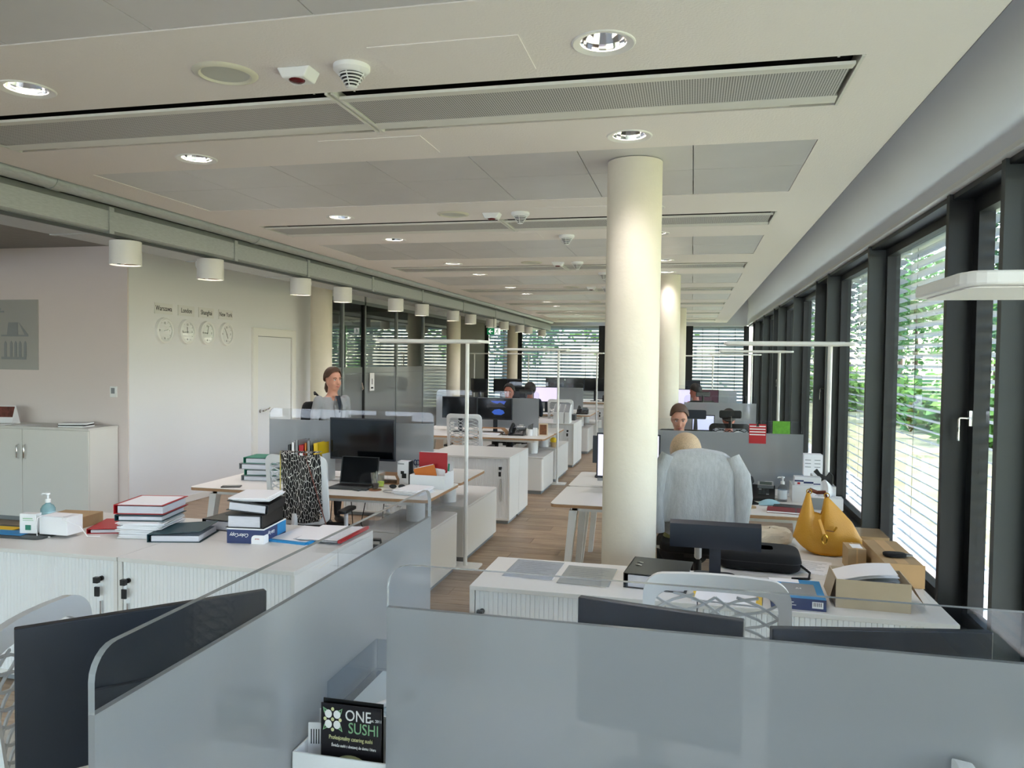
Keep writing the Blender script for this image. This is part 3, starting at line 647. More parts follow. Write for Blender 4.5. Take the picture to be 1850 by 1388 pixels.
def make_tambour(label, x0, x1, y0, y1, h=.735, face=-1, key=True, side='r'):
    """storage cabinet with a sliding tambour door on its y0 (face -1) or y1 side"""
    t = thing('tambour_cabinet', label, 'cabinet', (x0, y0, 0)); w, d = x1-x0, y1-y0
    bx('plinth', GREYC, .02, .03, 0, w-.02, d-.02, .04, t); bx('top', CABT, 0, -.004, h-.022, w, d, h, t, .0025)
    mb = MB(); mb.box(0, 0, .04, .022, d, h-.022).box(w-.022, 0, .04, w, d, h-.022).box(.022, 0, .04, w-.022, d, .062).box(.022, d-.012, .062, w-.022, d, h-.022) if face < 0 else mb.box(0, 0, .04, .022, d, h-.022).box(w-.022, 0, .04, w, d, h-.022).box(.022, 0, .04, w-.022, d, .062).box(.022, 0, .062, w-.022, .012, h-.022)
    mb.build('carcass', CABW, t)
    n = int((w-.05)/.022); yy = .012 if face < 0 else d-.012; pts = []
    for i in range(n):
        a = .025+i*(w-.05)/n; p = (w-.05)/n
        pts += [(a, 0), (a+p*.12, -face*-.004), (a+p*.88, -face*-.004)]
    pts.append((w-.025, 0)); vs = [(a, yy+b, z) for z in (.062, h-.022) for a, b in pts]; k = len(pts)
    MB().add(vs, [(i, i+1, k+i+1, k+i) for i in range(k-1)]).build('tambour_door', TAMB, t)
    ls = w-.10 if side == 'r' else .06
    fy = yy+face*.004
    MB().obox((ls, fy+face*.006, h-.36), (.012, .012, .24)).build('handle', CHROME, t)
    lk = MB().cyl((ls, fy, h-.12), (ls, fy+face*.012, h-.12), .013, n=14).build('lock', PLASTB, t, True)
    if key:
        MB().cyl((ls, fy+face*.012, h-.12), (ls, fy+face*.03, h-.12), .004, n=8).obox((ls, fy+face*.04, h-.12), (.028, .022, .03)).build('key', PLASTB, lk); MB().obox((ls-.006, fy+face*.03, h-.185), (.026, .01, .05)).build('spare_key', PLASTB, lk)
    return t
def make_lamp(label, x, y, ang=PI, z=1.96):
    """standing lamp; the head reaches from the pole toward ang (local -x)"""
    t = thing('floor_lamp', label, 'floor lamp', (x, y, 0), ang-PI)
    MB().prism(rrect(.36, .22, .02, 3, -.05, 0), 0, .012, lambda a, b, q: (a, b, q)).build('base', MWHITE, t); MB().cyl((0, 0, .012), (0, 0, z-.02), .017, n=16).build('pole', MWHITE, t, True)
    o = rrect(.95, .34, .05, 5, -.31, 0)
    h = MB().prism(o, z-.024, z, lambda a, b, q: (a, b, q)).build('head', MWHITE, t, bevel=.004); MB().prism(rrect(.85, .28, .02, 3, -.34, 0), z-.027, z-.0245, lambda a, b, q: (a, b, q)).build('light_panel', HEADM, h); MB().prism(rrect(.85, .28, .02, 3, -.34, 0), z+.001, z+.003, lambda a, b, q: (a, b, q)).build('uplight_panel', HEADM, h)
    return t
# -- chairs: user faces +y, back at -y
def back_pt(u, v, q): return (u, -.235-.07*((v-.62)/.5)+.055*(u/.25)**2+q, v)
def chair_meshes():
    W0, Z0, Z1 = .235, .58, 1.09; n = 6
    outer = rrect(2*W0, Z1-Z0, .06, n, 0, (Z0+Z1)/2); inner = rrect(2*W0-.075, Z1-Z0-.09, .045, n, 0, (Z0+Z1)/2-.01)
    def dens(loop):
        out = []
        for i in range(len(loop)):
            a, b = loop[i], loop[(i+1) % len(loop)]; L = math.hypot(a[0]-b[0], a[1]-b[1]); k = max(1, int(L/.06))
            out.append([(a[0]+(b[0]-a[0])*j/k, a[1]+(b[1]-a[1])*j/k) for j in range(k)])
        return out
    o_, i_ = [], []
    for A, B in zip(dens(outer), dens(inner)):
        k = max(len(A), len(B))
        def rs(S, nxt): 
            p, q = S[0], nxt; return [(p[0]+(q[0]-p[0])*j/k, p[1]+(q[1]-p[1])*j/k) for j in range(k)]
        o_.append((A, k)); i_.append((B, k))
    O, I = [], []
    for j, ((A, k), (B, _)) in enumerate(zip(o_, i_)):
        an = outer[(j+1) % len(outer)]; bn = inner[(j+1) % len(inner)]
        for q in range(k):
            O.append((A[0][0]+(an[0]-A[0][0])*q/k, A[0][1]+(an[1]-A[0][1])*q/k)); I.append((B[0][0]+(bn[0]-B[0][0])*q/k, B[0][1]+(bn[1]-B[0][1])*q/k))
    N = len(O); mb = MB()
    vs = [back_pt(a, b, -.013) for a, b in O]+[back_pt(a, b, -.010) for a, b in I]+[back_pt(a, b, .010) for a, b in I]+[back_pt(a, b, .013) for a, b in O]
    fs = [(r*N+i, r*N+(i+1) % N, ((r+1) % 4)*N+(i+1) % N, ((r+1) % 4)*N+i) for r in range(4) for i in range(N)]
    mb.add(vs, fs); fr = mb.mesh('back_frame', CHAIRG, True)
    hw = W0-.03; lo, hi = Z0+.05, Z1-.06; mb = MB()
    for s_ in (-1, 1):
        z = lo-.2
        while z < hi+.2:
            seg = []
            for j in range(13):
                u = -hw+2*hw*j/12; v = z+s_*(u/hw)*.095+.008*math.sin(j*1.05)*s_
                seg.append((u, v))
            run = []
            for p in seg+[None]:
                if p and lo-.004 <= p[1] <= hi+.004: run.append(p)
                else:
                    if len(run) > 1: mb.tube([back_pt(a, b, 0) for a, b in run], .004, 4, sq=(.0058, .004), caps=False)
                    run = []
            z += .045
    lt = mb.mesh('back_lattice', LATT)
    return fr, lt
CF, CLT = chair_meshes()
def make_chair(label, loc, rz, hz=0, group='mesh-backed office chairs', seatm=FABB, headrest=False, black=False):
    t = thing('office_chair', label, 'chair', loc, rz, group); fm_ = PLASTB if black else CHAIRG
    if black:
        f2 = CF.copy(); f2.materials.clear(); f2.materials.append(PLASTB); l2 = CLT.copy(); l2.materials.clear(); l2.materials.append(FABB)
    bf = link('back_frame', f2 if black else CF, t, loc=(0, 0, hz)); tag(link('back_lattice', l2 if black else CLT, t, loc=(0, 0, hz)), kind='stuff')
    MB().prism(rrect(.5, .48, .09, 5, 0, .02), .44+hz, .50+hz, lambda a, b, q: (a, b, q)).build('seat', seatm, t, bevel=.015)
    MB().tube([(0, -.05, .42+hz), (0, -.24, .44+hz), (0, -.275, .56+hz), (0, -.25, .66+hz)], .025, 8).build('back_support', fm_, t, True)
    bx('mechanism', PLASTB, -.09, -.1, .39+hz, .09, .12, .44+hz, t); MB().cyl((0, 0, .08), (0, 0, .40+hz), .028, n=14).build('gas_column', PLASTB, t, True)
    for s_ in (-1, 1):
        MB().tube([(s_*.2, .0, .42+hz), (s_*.29, .0, .43+hz), (s_*.29, -.01, .64+hz)], .016, 8).build('armrest_post', fm_, t, True); MB().prism(rrect(.07, .24, .03, 4, s_*.29, .01), .64+hz, .665+hz, lambda a, b, q: (a, b, q)).build('armrest', PLASTB, t, bevel=.006)
    for k in range(5):
        a = k*2*PI/5+.3; MB().tube([(0, 0, .10), (.29*math.cos(a), .29*math.sin(a), .075)], [.028, .017], 8).build('base_leg', fm_, t, True); MB().cyl((.29*math.cos(a)-.02*math.sin(a), .29*math.sin(a)+.02*math.cos(a), .03), (.29*math.cos(a)+.02*math.sin(a), .29*math.sin(a)-.02*math.cos(a), .03), .03, n=14).build('caster', PLASTB, t, True)
    if headrest:
        MB().tube([(0, -.31, 1.05+hz), (0, -.33, 1.18+hz)], .02, 8).build('headrest_post', PLASTB, t, True); MB().prism(rrect(.25, .09, .02, 4, 0, 1.2+hz), -.34, -.30, lambda a, b, q: (a, q, b)).build('headrest', PLASTB, t, bevel=.01)
    return t
def make_monitor(label, loc, rz, w=.54, h=.32, z0=.11, screen=None, tilt=0, cat='monitor', back=MONB, stand=True):
    """screen faces -y in local space, standing on loc"""
    t = thing('monitor', label, cat, loc, rz); xf = Matrix.Translation((0, 0, z0+h/2)) @ Matrix.Rotation(tilt, 4, 'X')
    pn = MB(xf).box(-w/2, -.012, -h/2, w/2, .012, h/2).box(-w*.24, .012, -h*.36, w*.24, .028, h*.02).build('panel', back, t, bevel=.003); s_ = MB(xf).box(-w/2+.012, -.0135, -h/2+.018, w/2-.012, -.0121, h/2-.012).build('screen', screen or SCREEN, pn)
    if stand:
        MB().box(-.03, .035, .012, .03, .06, z0+h*.5).build('stand_neck', back, t); MB().prism(rrect(.24, .18, .05, 5, 0, .04), 0, .012, lambda a, b, q: (a, b, q)).build('stand_base', back, t)
    return t
XA, XB = -3.92, -1.90
rows = 'nearest', 'second', 'third', 'farthest'
LYC = [6.28+4.67*k for k in range(4)]
for k, yc in enumerate(LYC):
    r_ = rows[k]
    make_desk(f'white desk with plywood edge, front half of the {r_} corridor-side bench', XA, XB, yc-.83, yc-.015, -1); make_desk(f'white desk with plywood edge, rear half of the {r_} corridor-side bench', XA, XB, yc+.015, yc+.83, -1)
    make_screen(f'frosted screen with clear top strip across the {r_} corridor-side bench', -3.69, -2.14 if k < 3 else -2.2, yc)
    make_low(f'low white cabinet under the aisle end of the {r_} corridor-side bench, front one', -2.42, XB-.01, yc-.83, yc-.02); make_low(f'low white cabinet under the aisle end of the {r_} corridor-side bench, rear one', -2.42, XB-.01, yc+.23, yc+1.34)
    if k < 3: make_lamp(f'slim white floor lamp at the aisle end of the {r_} corridor-side bench', -1.882, yc+.12)
    if k < 3:
        make_tambour(f'white tambour cabinet by the aisle behind the {r_} corridor-side bench', -2.88, XB-.01, yc+1.89, yc+2.36); make_tambour(f'white tambour cabinet by the corridor behind the {r_} corridor-side bench', -3.86, -2.885, yc+1.89, yc+2.36)
        make_tambour(f'rear-facing white cabinet by the aisle behind the {r_} corridor-side bench', -2.88, XB-.01, yc+2.365, yc+2.86, face=1, key=False)
RYC = [6.42, 11.0, 15.7]
for k, yc in enumerate(RYC):
    r_ = ('nearest', 'second', 'third')[k]; x0 = (-1.0, -.12, -1.0)[k]
    make_desk(f'white desk with plywood edge, front half of the {r_} window-side bench', x0, 1.05, yc-.83, yc-.015, 0); make_desk(f'white desk with plywood edge, rear half of the {r_} window-side bench', x0, 1.05, yc+.015, yc+.86, 0)
    make_screen(f'frosted screen with clear top strip across the {r_} window-side bench', (-.75, -.1, -.75)[k], .86, yc)
for k, (x, y) in enumerate(((1.03, 6.35), (1.14, 10.95), (1.12, 15.6))): make_lamp(f'slim white floor lamp by the windows, {ORD[k]} from the camera', x, y)
make_lamp('white floor lamp head cut off by the right picture edge, closest lamp', 1.23, 1.62)
for k, (px, y) in enumerate(((857, 20.0), (955, 20.2), (1288, 20.0))): make_lamp(f'distant slim white floor lamp before the far blinds, {ORD[k]} from the left', at(px, 650, 'y', y).x, y, PI if k else 0)
# near counters
make_tambour('white tambour cabinet of the left counter with paper box on it, keys in lock', -2.92, XB, 3.47, 3.95, side='l'); make_tambour('white tambour cabinet of the left counter with sanitizer on it, keys in lock', -3.945, -2.925, 3.47, 3.95)
make_tambour('white tambour cabinet behind the paper box, facing the nearest desk', -2.92, XB, 3.955, 4.44, face=1, key=False); make_tambour('white tambour cabinet behind the sanitizer, facing the nearest desk', -3.945, -2.925, 3.955, 4.44, face=1, key=False)
make_tambour('white tambour cabinet left of the mesh chair with black binder on top', -1.0, .04, 3.48, 4.03, side='l'); make_tambour('white tambour cabinet by the windows carrying the box of papers', .045, 1.09, 3.48, 4.03)
make_tambour('white tambour cabinet by the windows carrying the yellow handbag', .16, 1.09, 4.035, 4.95, face=1, key=False)
cb = thing('storage_cabinet', 'white two-door storage cabinet against the beige wall', 'cabinet', (-8.2, 6.85, 0))
bx('body', CABW, 0, .02, .05, 2.08, .43, 1.0, cb); bx('top', CABT, -.002, 0, 1.0, 2.082, .435, 1.022, cb); bx('plinth', GREYC, .03, .04, 0, 2.05, .42, .05, cb)
for k, (a_, b_) in enumerate(((.003, .447), (.453, 1.247), (1.253, 2.077))):
    d_ = bx('door', CABW, a_, 0, .055, b_, .019, .995, cb, .002)
    if k:
        xx = 1.205 if k == 1 else 1.295
        MB().tube([(xx, 0, .68), (xx, -.028, .69), (xx, -.028, .82), (xx, 0, .83)], .007, 6).build('handle', CHROME, d_, True)
# the photographer's bench
make_desk('near white desk under the big frosted screen, photographer side', -.86, 1.2, .76, 1.56, 0); make_desk('near white desk under the big frosted screen, far side with monitors', -.86, 1.2, 1.6, 2.4, 0); make_desk('white desk with the large tilted monitor at lower left', -1.85, -.92, .95, 2.6, 0)
make_screen('large frosted screen filling the lower right foreground', -.64, 1.3, 1.58, .75, 1.255, 1.35); make_screen('frosted side screen with rounded clear top in the left foreground', 1.0, 2.575, -.89, .75, 1.245, 1.345, 'y')
t = thing('screen_clip', 'small white plastic clip on the photographer side of the big frosted screen', 'clip', (.50, 1.54, .745)); MB().prism([(-.02, 0), (.03, 0), (.03, .30), (.015, .325), (-.02, .33)], -.02, .02, lambda a, b, q: (a, q, b)).build('clip_body', PLASTW, t, bevel=.004)
# chairs
make_chair('grey mesh-backed office chair behind the big frosted screen', (.09, 2.36, 0), PI); 
make_chair('grey mesh-backed office chair at the lower left picture edge', (-1.47, 1.80, 0), -PI/2+.25)
make_chair('grey mesh chair draped with a leopard print scarf at the nearest corridor desk', (-2.80, 5.35, 0), .05)
make_chair('empty grey mesh chair facing the mountain wallpaper monitor', (-2.86, 9.85, 0), .0); make_chair('grey mesh chair half hidden behind white magazine files', (-2.32, 14.15, 0), .0)
make_chair('pale chair under the draped grey sweater', (.06, 5.38, 0), .0, .10)
# ---------------------------------------------------------------- things on the furniture
CZ = .735
def V3(p, z): return Vector((p[0], p[1], z))
def ck(px, py): return dk(px, py, CZ)
def binder(label, loc, rz, cov, th=.07, tilt=0, w=.285, h=.32, stand=False, open_=0, lab=None, cat='binder', paper=True):
    """lever-arch file lying flat, spine along local -x side; stand=True stands on its short edge with spine facing -y"""
    t = thing('binder', label, cat, loc, rz)
    xf = Matrix.Rotation(tilt, 4, 'Y')
    if stand: xf = Matrix(((0, 0, 1, 0), (1, 0, 0, 0), (0, 1, 0, 0), (0, 0, 0, 1))) @ Matrix.Translation((0, h/2, 0))
    mb = MB(xf).box(0, -h/2, 0, w, h/2, .003).box(0, -h/2, 0, .004, h/2, th)
    mb.add([(0, -h/2, th-.003), (w, -h/2, th-.003+open_), (w, h/2, th-.003+open_), (0, h/2, th-.003), (0, -h/2, th), (w, -h/2, th+open_), (w, h/2, th+open_), (0, h/2, th)], [(3, 2, 1, 0), (4, 5, 6, 7), (0, 1, 5, 4), (1, 2, 6, 5), (2, 3, 7, 6), (3, 0, 4, 7)])
    mb.build('cover', cov, t)
    if paper: MB(xf).box(.02, -h/2+.01, .004, w-.012, h/2-.01, th-.01).build('paper_block', PAPERS, t)
    if lab: MB(xf).box(-.0008, -h*.2, th*.18, 0, h*.3, th*.82).build('spine_label', lab, t)
    return t
def sheets(label, loc, rz, n=4, w=.21, d=.297, cat='papers', m=PAPER, spread=.02, name='paper_pile', th=.0012, seed=1, lines=False):
    t = thing(name, label, cat, loc, rz); rnd = random.Random(seed)
    for k in range(n):
        a = rnd.uniform(-.09, .09) if n > 1 else 0; o = MB(Matrix.Translation((rnd.uniform(-1, 1)*spread*(n > 1), rnd.uniform(-1, 1)*spread*(n > 1), k*th)) @ Matrix.Rotation(a, 4, 'Z')).box(-w/2, -d/2, 0, w/2, d/2, th*.9).build('sheet', m, t)
    if lines:
        for q in range(7): bx('text_line', GREYC, -w*.38, d*.36-q*d*.1, n*th, w*(.38-.1*(q % 3)), d*.36-q*d*.1+.004, n*th+.0003, t)
    return t
def boxitem(name, label, cat, loc, rz, size, m, parts=(), bevel=.002):
    t = thing(name, label, cat, loc, rz); a, b, c = size; bx('box_body', m, -a/2, -b/2, 0, a/2, b/2, c, t, bevel)
    for nm, mm, p in parts: bx(nm, mm, *p, t)
    return t
def pump_bottle(label, loc, rz=0, body=None, h=.14, r=.033, lab=PAPER, headm=PLASTW, s=1):
    t = thing('pump_bottle', label, 'bottle', loc, rz); body = body or TRANSP
    MB().lathe([(.0001, 0), (r, 0), (r, h*.8), (r*.75, h*.92), (.013, h), (.013, h+.012)], 20).build('bottle_body', body, t, True); MB().lathe([(r+.0006, h*.15), (r+.0006, h*.7)], 20, caps=False).build('bottle_label', lab, t, True)
    p = MB().lathe([(.016, h+.005), (.016, h+.025), (.006, h+.028), (.006, h+.05), (.014, h+.052), (.014, h+.062), (.0001, h+.064)], 14).build('pump', headm, t, True); MB().tube([(0, 0, h+.057), (-.03, 0, h+.057), (-.036, 0, h+.05)], .005, 8).build('spout', headm, p, True)
    return t
def desk_phone(label, loc, rz, s=1.0):
    t = thing('desk_phone', label, 'phone', loc, rz)
    MB().add([(-.11, -.1, 0), (.11, -.1, 0), (.11, .1, 0), (-.11, .1, 0), (-.11, -.1, .025), (.11, -.1, .025), (.11, .1, .10), (-.11, .1, .10)], [(3, 2, 1, 0), (4, 5, 6, 7), (0, 1, 5, 4), (1, 2, 6, 5), (2, 3, 7, 6), (3, 0, 4, 7)]).build('base', PLASTB, t, bevel=.006)
    an = math.atan2(.075, .2); xf = Matrix.Translation((0, 0, .0625)) @ Matrix.Rotation(an, 4, 'X')
    MB(xf).box(-.02, .045, .001, .10, .105, .028).build('display_housing', GREYC, t); MB(xf).box(-.005, .055, .0285, .085, .097, .03).build('display', M('lcd_'+str(round(loc[1], 2)), '4a5550', .2), t)
    for i in range(4):
        for j in range(3): MB(xf).box(-.01+j*.028, .018-i*.024, .001, .01+j*.028, .032-i*.024, .005).build('key', GREYC if (i+j) % 5 == 0 else FRAME, t)
    hs = MB(xf).tube([(-.075, -.10, .02), (-.075, -.085, .05), (-.075, 0, .062), (-.075, .085, .055), (-.075, .105, .025)], [.026, .024, .018, .024, .028], 10).build('handset', PLASTB, t, True)
    MB().tube([(-.09, -.1, .015), (-.15, -.12, .01), (-.2, -.05, .008), (-.22, .03, .006)], .004, 6).build('cord', PLASTB, hs, True)
    return t
def carton(label, loc, rz, w, d, h, m, flaps=True, th=.004, name='cardboard_box'):
    t = thing(name, label, 'box', loc, rz)
    MB().box(-w/2, -d/2, 0, w/2, d/2, th).box(-w/2, -d/2, th, -w/2+th, d/2, h).box(w/2-th, -d/2, th, w/2, d/2, h).box(-w/2+th, -d/2, th, w/2-th, -d/2+th, h).box(-w/2+th, d/2-th, th, w/2-th, d/2, h).build('box_body', m, t)
    return t
# ---- left counter
t = thing('document_tray', 'dark tray with yellow edge under the sanitizer on the left counter', 'tray', V3(ck(75, 966), CZ), .05)
MB().prism(rrect(.52, .26, .04, 4, -.16, 0), 0, .012, lambda a, b, q: (a, b, q)).build('tray_base', FRAME, t); MB().box(-.42, -.1, .0125, -.05, .0, .016).build('blue_sheet', BLUE, t); MB().box(-.42, .0, .0125, -.2, .08, .0165).build('yellow_sheet', YEL, t)
p = V3(ck(62, 968), CZ+.018)
b = boxitem('sanitizer_carton', 'white carton with green square print in front of the blue pump bottle', 'box', p+Vector((-.02, -.005, 0)), .15, (.10, .05, .115), PLASTW, (('green_print', GREEN, (-.015, -.0255, .02, .02, -.0251, .05)), ('print_line', PRINTG, (-.03, -.0255, .085, .03, -.0251, .09)), ('print_line', PRINTG, (-.03, -.0255, .075, .035, -.0251, .078))))
t = pump_bottle('pale blue sanitizer pump bottle standing behind white carton on left counter', p+Vector((.0, .10, 0)), .3, M('sanitizer_blue', 'a5d5dd', .2, trans=.5), .155, .04, M('sanitizer_label', 'b9dfe4', .4))
boxitem('white_packet', 'open white box of masks beside the sanitizer carton', 'box', p+Vector((.15, .04, 0)), .0, (.19, .12, .105), PAPER)
t = thing('face_mask', 'white face mask with long ear straps hanging over the mask box', 'mask', p+Vector((.15, .02, .108)), 0); MB().grid(lambda u, v: (-.07+.14*u, -.05+.1*v, .008*math.sin(PI*u)*math.sin(PI*v)+.001), 8, 6).build('mask_body', PAPER, t, True)
for s_, e in ((-1, (-.09, -.06, -.12)), (1, (.17, .03, -.12))): MB().tube([(s_*.07, -.04, .003), (s_*.085, -.062, -.01), ((e[0]+s_*.085)/2, e[1]-.01, -.06), e, (e[0]+.07, e[1]+.02, -.121)], .003, 5).build('strap', PAPER, t, True)
boxitem('brown_carton', 'small flat brown cardboard box behind the red binder on left counter', 'box', V3(ck(133, 948), CZ), .1, (.26, .2, .07), CARD)
p = V3(ck(268, 962), CZ)
sheets('loose stack of white documents under the red binder', p+Vector((.02, .0, 0)), .2, 22, .24, .31, th=.0042, spread=.018, seed=3, name='document_stack')
binder('closed blue binder in the pile under the red binder', p+Vector((-.14, .0, .094)), .22, TEALD, .035, cat='binder'); binder('red lever-arch binder with white paper on top of the left counter pile', p+Vector((-.16, .02, .13)), .2, RED, .055, 0, .3, .32)
sheets('white sheet lying on the red binder', p+Vector((.0, .03, .187)), .2, 1, .26, .29, name='paper_sheet')
binder('flat red folder with papers lying left of the red binder pile', V3(ck(175, 955), CZ), .35, RED, .03, 0, .3, .3)
p = V3(ck(338, 965), CZ); binder('dark green folder with fanned papers beside the paper box', p+Vector((-.12, -.10, 0)), .25, TEALD, .045, 0, .3, .3, open_=.02); binder('black lever-arch binder with white spine label lying by the paper box', p+Vector((.02, .30, .0)), -.1, PLASTB, .065, 0, .285, .32, lab=PAPER)
t = sheets('lime green sticky note lying beside the paper box', V3(ck(360, 967), CZ+.001), .3, 1, .1, .07, 'note', LIME, name='sticky_note')
# paper box with binders
p = V3((ck(390, 985)+ck(505, 968))/2, CZ); dirv = ck(455, 985)-ck(390, 983); ang = math.atan2(dirv.y, dirv.x)
t = thing('copy_paper_box', 'open blue copy paper box holding black binders on the left counter', 'box', p+Vector((.01, .075, 0)), .12)
W_, D_, H_ = .22, .31, .085
mb = MB().box(-W_/2, -D_/2, 0, W_/2, D_/2, .004); mb.box(-W_/2, -D_/2, .004, -W_/2+.004, D_/2, H_).box(W_/2-.004, -D_/2, .004, W_/2, D_/2, H_).box(-W_/2+.004, -D_/2, .004, W_/2-.004, -D_/2+.004, H_).box(-W_/2+.004, D_/2-.004, .004, W_/2-.004, D_/2, H_); mb.build('box_body', NAVY, t)
mb = MB().box(-W_/2-.0005, -D_/2-.0005, H_-.006, W_/2+.0005, -D_/2+.005, H_+.001).box(W_/2-.005, -D_/2, H_-.006, W_/2+.0006, D_/2, H_+.001).build('white_rim', PAPER, t); bx('blue_panel', BLUE, W_/2, .03, .01, W_/2+.0008, D_/2, H_-.008, t)
MB().prism(rrect(.075, .05, .022, 4, W_/2-.037, .025, (0, 0, .022, 0)), -D_/2-.0012, -D_/2, lambda a, b, q: (a, q, b)).build('white_patch', PAPER, t); MB().prism(rrect(.06, .05, .02, 4, -D_/2+.03, .025, (0, .02, 0, 0)), W_/2, W_/2+.0012, lambda a, b, q: (q, a, b)).build('white_patch', PAPER, t)
text('ColorCopy', .030, PRINTW, t, (-.035, -D_/2-.001, .048), (PI/2, PI, 0), 'brand_script', shear=.35, sx=.8); text('ColorCopy', .028, PRINTW, t, (W_/2+.001, -.055, .048), (PI/2, PI, PI/2), 'brand_script', shear=.35, sx=.7); text('mondi', .010, RED, t, (W_/2-.04, -D_/2-.0018, .028), (PI/2, PI, 0), 'small_print')
binder('lower black binder full of white papers in the copy paper box', p+Vector((.11, .08, .0875)), PI+.12, PLASTB, .075, 0, .22, .29); binder('upper black binder with curled white papers on the copy paper box', p+Vector((.12, .10, .165)), PI+.2, PLASTB, .055, -.10, .24, .3, open_=.0)
sheets('curled stack of white sheets on top of the black binders', p+Vector((-.0, .09, .235)), .2, 5, .22, .29, th=.004, spread=.012, seed=5)
p = V3(ck(585, 972), CZ)
for k, (dx, dy, m_, lb, a) in enumerate(((-.12, .03, BLUE, 'clear file with blue slide spine and papers on the left counter', .0), (.03, .05, RED, 'clear file with red slide spine and papers on left counter end', .12))):
    t = thing('clear_file', lb, 'folder', p+Vector((dx, dy, k*.012)), a-.12)
    for q in range(4): MB(Matrix.Rotation(.06*(q-2), 4, 'Z')).box(-.14, -.19, q*.003, .13, .19, q*.003+.0016).build('sheet', PAPER if q % 2 else TRANSP, t)
    bx('slide_spine', m_, .13, -.2, 0, .147, .2, .016, t); 
    if not k: bx('blue_flap', m_, -.15, -.215, 0, .13, -.19, .012, t)
# ---- lower left foreground
A, B_ = at(30, 1140, 'z', 1.2), at(472, 1065, 'z', 1.2)
A = at(30, 1140, 'z', 1.2); A = Vector((-1.43, 1.385, 0)); Bq = Vector((-1.06, 1.785, 0)); mid = (A+Bq)/2; dv = Bq-A
make_monitor('large dark monitor seen from behind at lower left', (mid.x, mid.y, DZ), math.atan2(dv.y, dv.x)+PI, dv.length, .34, .115)
t = thing('desk_tidy', 'open white desk tidy holding a flyer behind the left screen', 'box', (-.765, 1.66, DZ), 0)
MB().box(-.115, -.06, 0, .115, .07, .004).box(-.115, -.06, .004, -.111, .07, .145).box(.111, -.06, .004, .115, .07, .145).box(-.111, -.06, .004, .111, -.056, .145).box(-.111, .066, .004, .111, .07, .19).build('tidy_body', PLASTW, t)
FZ = .015
fy = thing('sushi_flyer', 'black ONE SUSHI catering flyer standing in the white desk tidy', 'flyer', (-.748, 1.628, DZ+.083), .0); fy.scale = (.9, 1, 1)
bx('flyer_card', M('flyer_black', '17141a', .3), -.083, 0, 0, .083, .002, .172, fy); bx('flyer_back_card', PLASTB, -.083, .012, 0, .083, .014, .178, fy)
text('ONE', .036, PRINTW, fy, (.02, -.001, .148), (PI/2, 0, 0), 'title_lettering', sx=.95); text('SUSHI', .036, PRINTG, fy, (.035, -.001, .119), (PI/2, 0, 0), 'title_lettering', sx=.9); text('est. 2011', .009, PRINTW, fy, (.068, -.001, .143), (PI/2, 0, 0), 'small_print')
text('Profesjonalny catering sushi', .0135, PRINTY, fy, (0, -.001, .094), (PI/2, 0, 0), 'tagline', sx=.80); text('Świeże sushi z dostawą do domu i biura', .0095, PRINTW, fy, (.008, -.001, .076), (PI/2, 0, 0), 'tagline', sx=.78)
mb = MB(); xz = lambda a, b, q: (a, q, b)
for a, b in ((-.012, .012), (.012, .012), (-.012, -.012), (.012, -.012)): mb.ell((-.05+a, -.0012, .136+b), (.010, .0008, .010), 12, 6)
mb.build('flower_petal_print', PRINTW, fy)
mb = MB()
for a, b in ((0, 0), (.021, 0), (-.021, 0), (0, .024), (0, -.024)): mb.ell((-.05+a, -.0016, .136+b), (.0045, .0008, .0045), 10, 6)
mb.build('flower_dot_print', PRINTY, fy)
mb = MB()
for s1 in (-1, 1):
    for s2 in (-1, 1): mb.tube([(-.05+s1*.016, -.0012, .136+s2*.02), (-.05+s1*.026, -.0012, .136+s2*.026), (-.05+s1*.022, -.0012, .136+s2*.014)], .0016, 5)
mb.build('leaf_print', PRINTG, fy)
MB().prism([(.062*math.cos(PI*i/16), .004+.052*math.sin(PI*i/16)) for i in range(17)], -.0014, 0, xz).build('plate_print', PRINTY, fy); MB().prism([(.054*math.cos(PI*i/16), .004+.044*math.sin(PI*i/16)) for i in range(17)], -.0018, -.0014, xz).build('salad_print', pattern('salad', 'noise', '5f6b35', 'c98f72', 60, .6, .42, .6), fy)
boxitem('barcode_card', 'small white barcode card tucked beside the sushi flyer', 'card', (-.845, 1.66, DZ+.09), .2, (.05, .004, .10), PAPER, tuple(('barcode_bar', PRINT, (-.018+.006*q, -.0026, .05, -.0155+.006*q, -.0021, .085)) for q in range(6)))
t = thing('acrylic_tray', 'clear acrylic letter tray behind the sushi flyer', 'tray', (-.748, 1.92, DZ+.15), 0)
MB().box(-.13, -.15, 0, .12, .16, .004).build('tray_floor', TRANSP, t)
for p_ in ((-.13, -.15, .004, -.126, .16, .09), (.116, -.15, .004, .12, .16, .09), (-.126, .156, .004, .116, .16, .09), (-.126, -.15, .004, .116, -.147, .03)): bx('tray_wall', TRANSP, *p_, t)
for xx in (-.12, .10):
    for yy in (-.14, .14): bx('tray_foot', TRANSP, xx, yy, -.15, xx+.012, yy+.012, 0, t)
sheets('pale blue sheet in the acrylic tray', (-.748, 1.92, DZ+.155), 0, 1, .2, .28, m=M('pale_blue_paper', 'c9d6dc', .5), name='paper_sheet')
t = thing('whiteboard_marker', 'white whiteboard marker with black cap on the acrylic tray', 'marker', (-.735, 1.86, DZ+.167), 0)
MB().cyl((-.06, -.09, 0), (.0, .01, .0), .009, n=12).build('barrel', PAPER, t, True); MB().cyl((.0, .01, 0), (.032, .063, 0), .0105, n=12).build('cap', PLASTB, t, True); MB().cyl((-.066, -.10, 0), (-.06, -.09, 0), .006, n=10).build('end_plug', PLASTB, t, True)
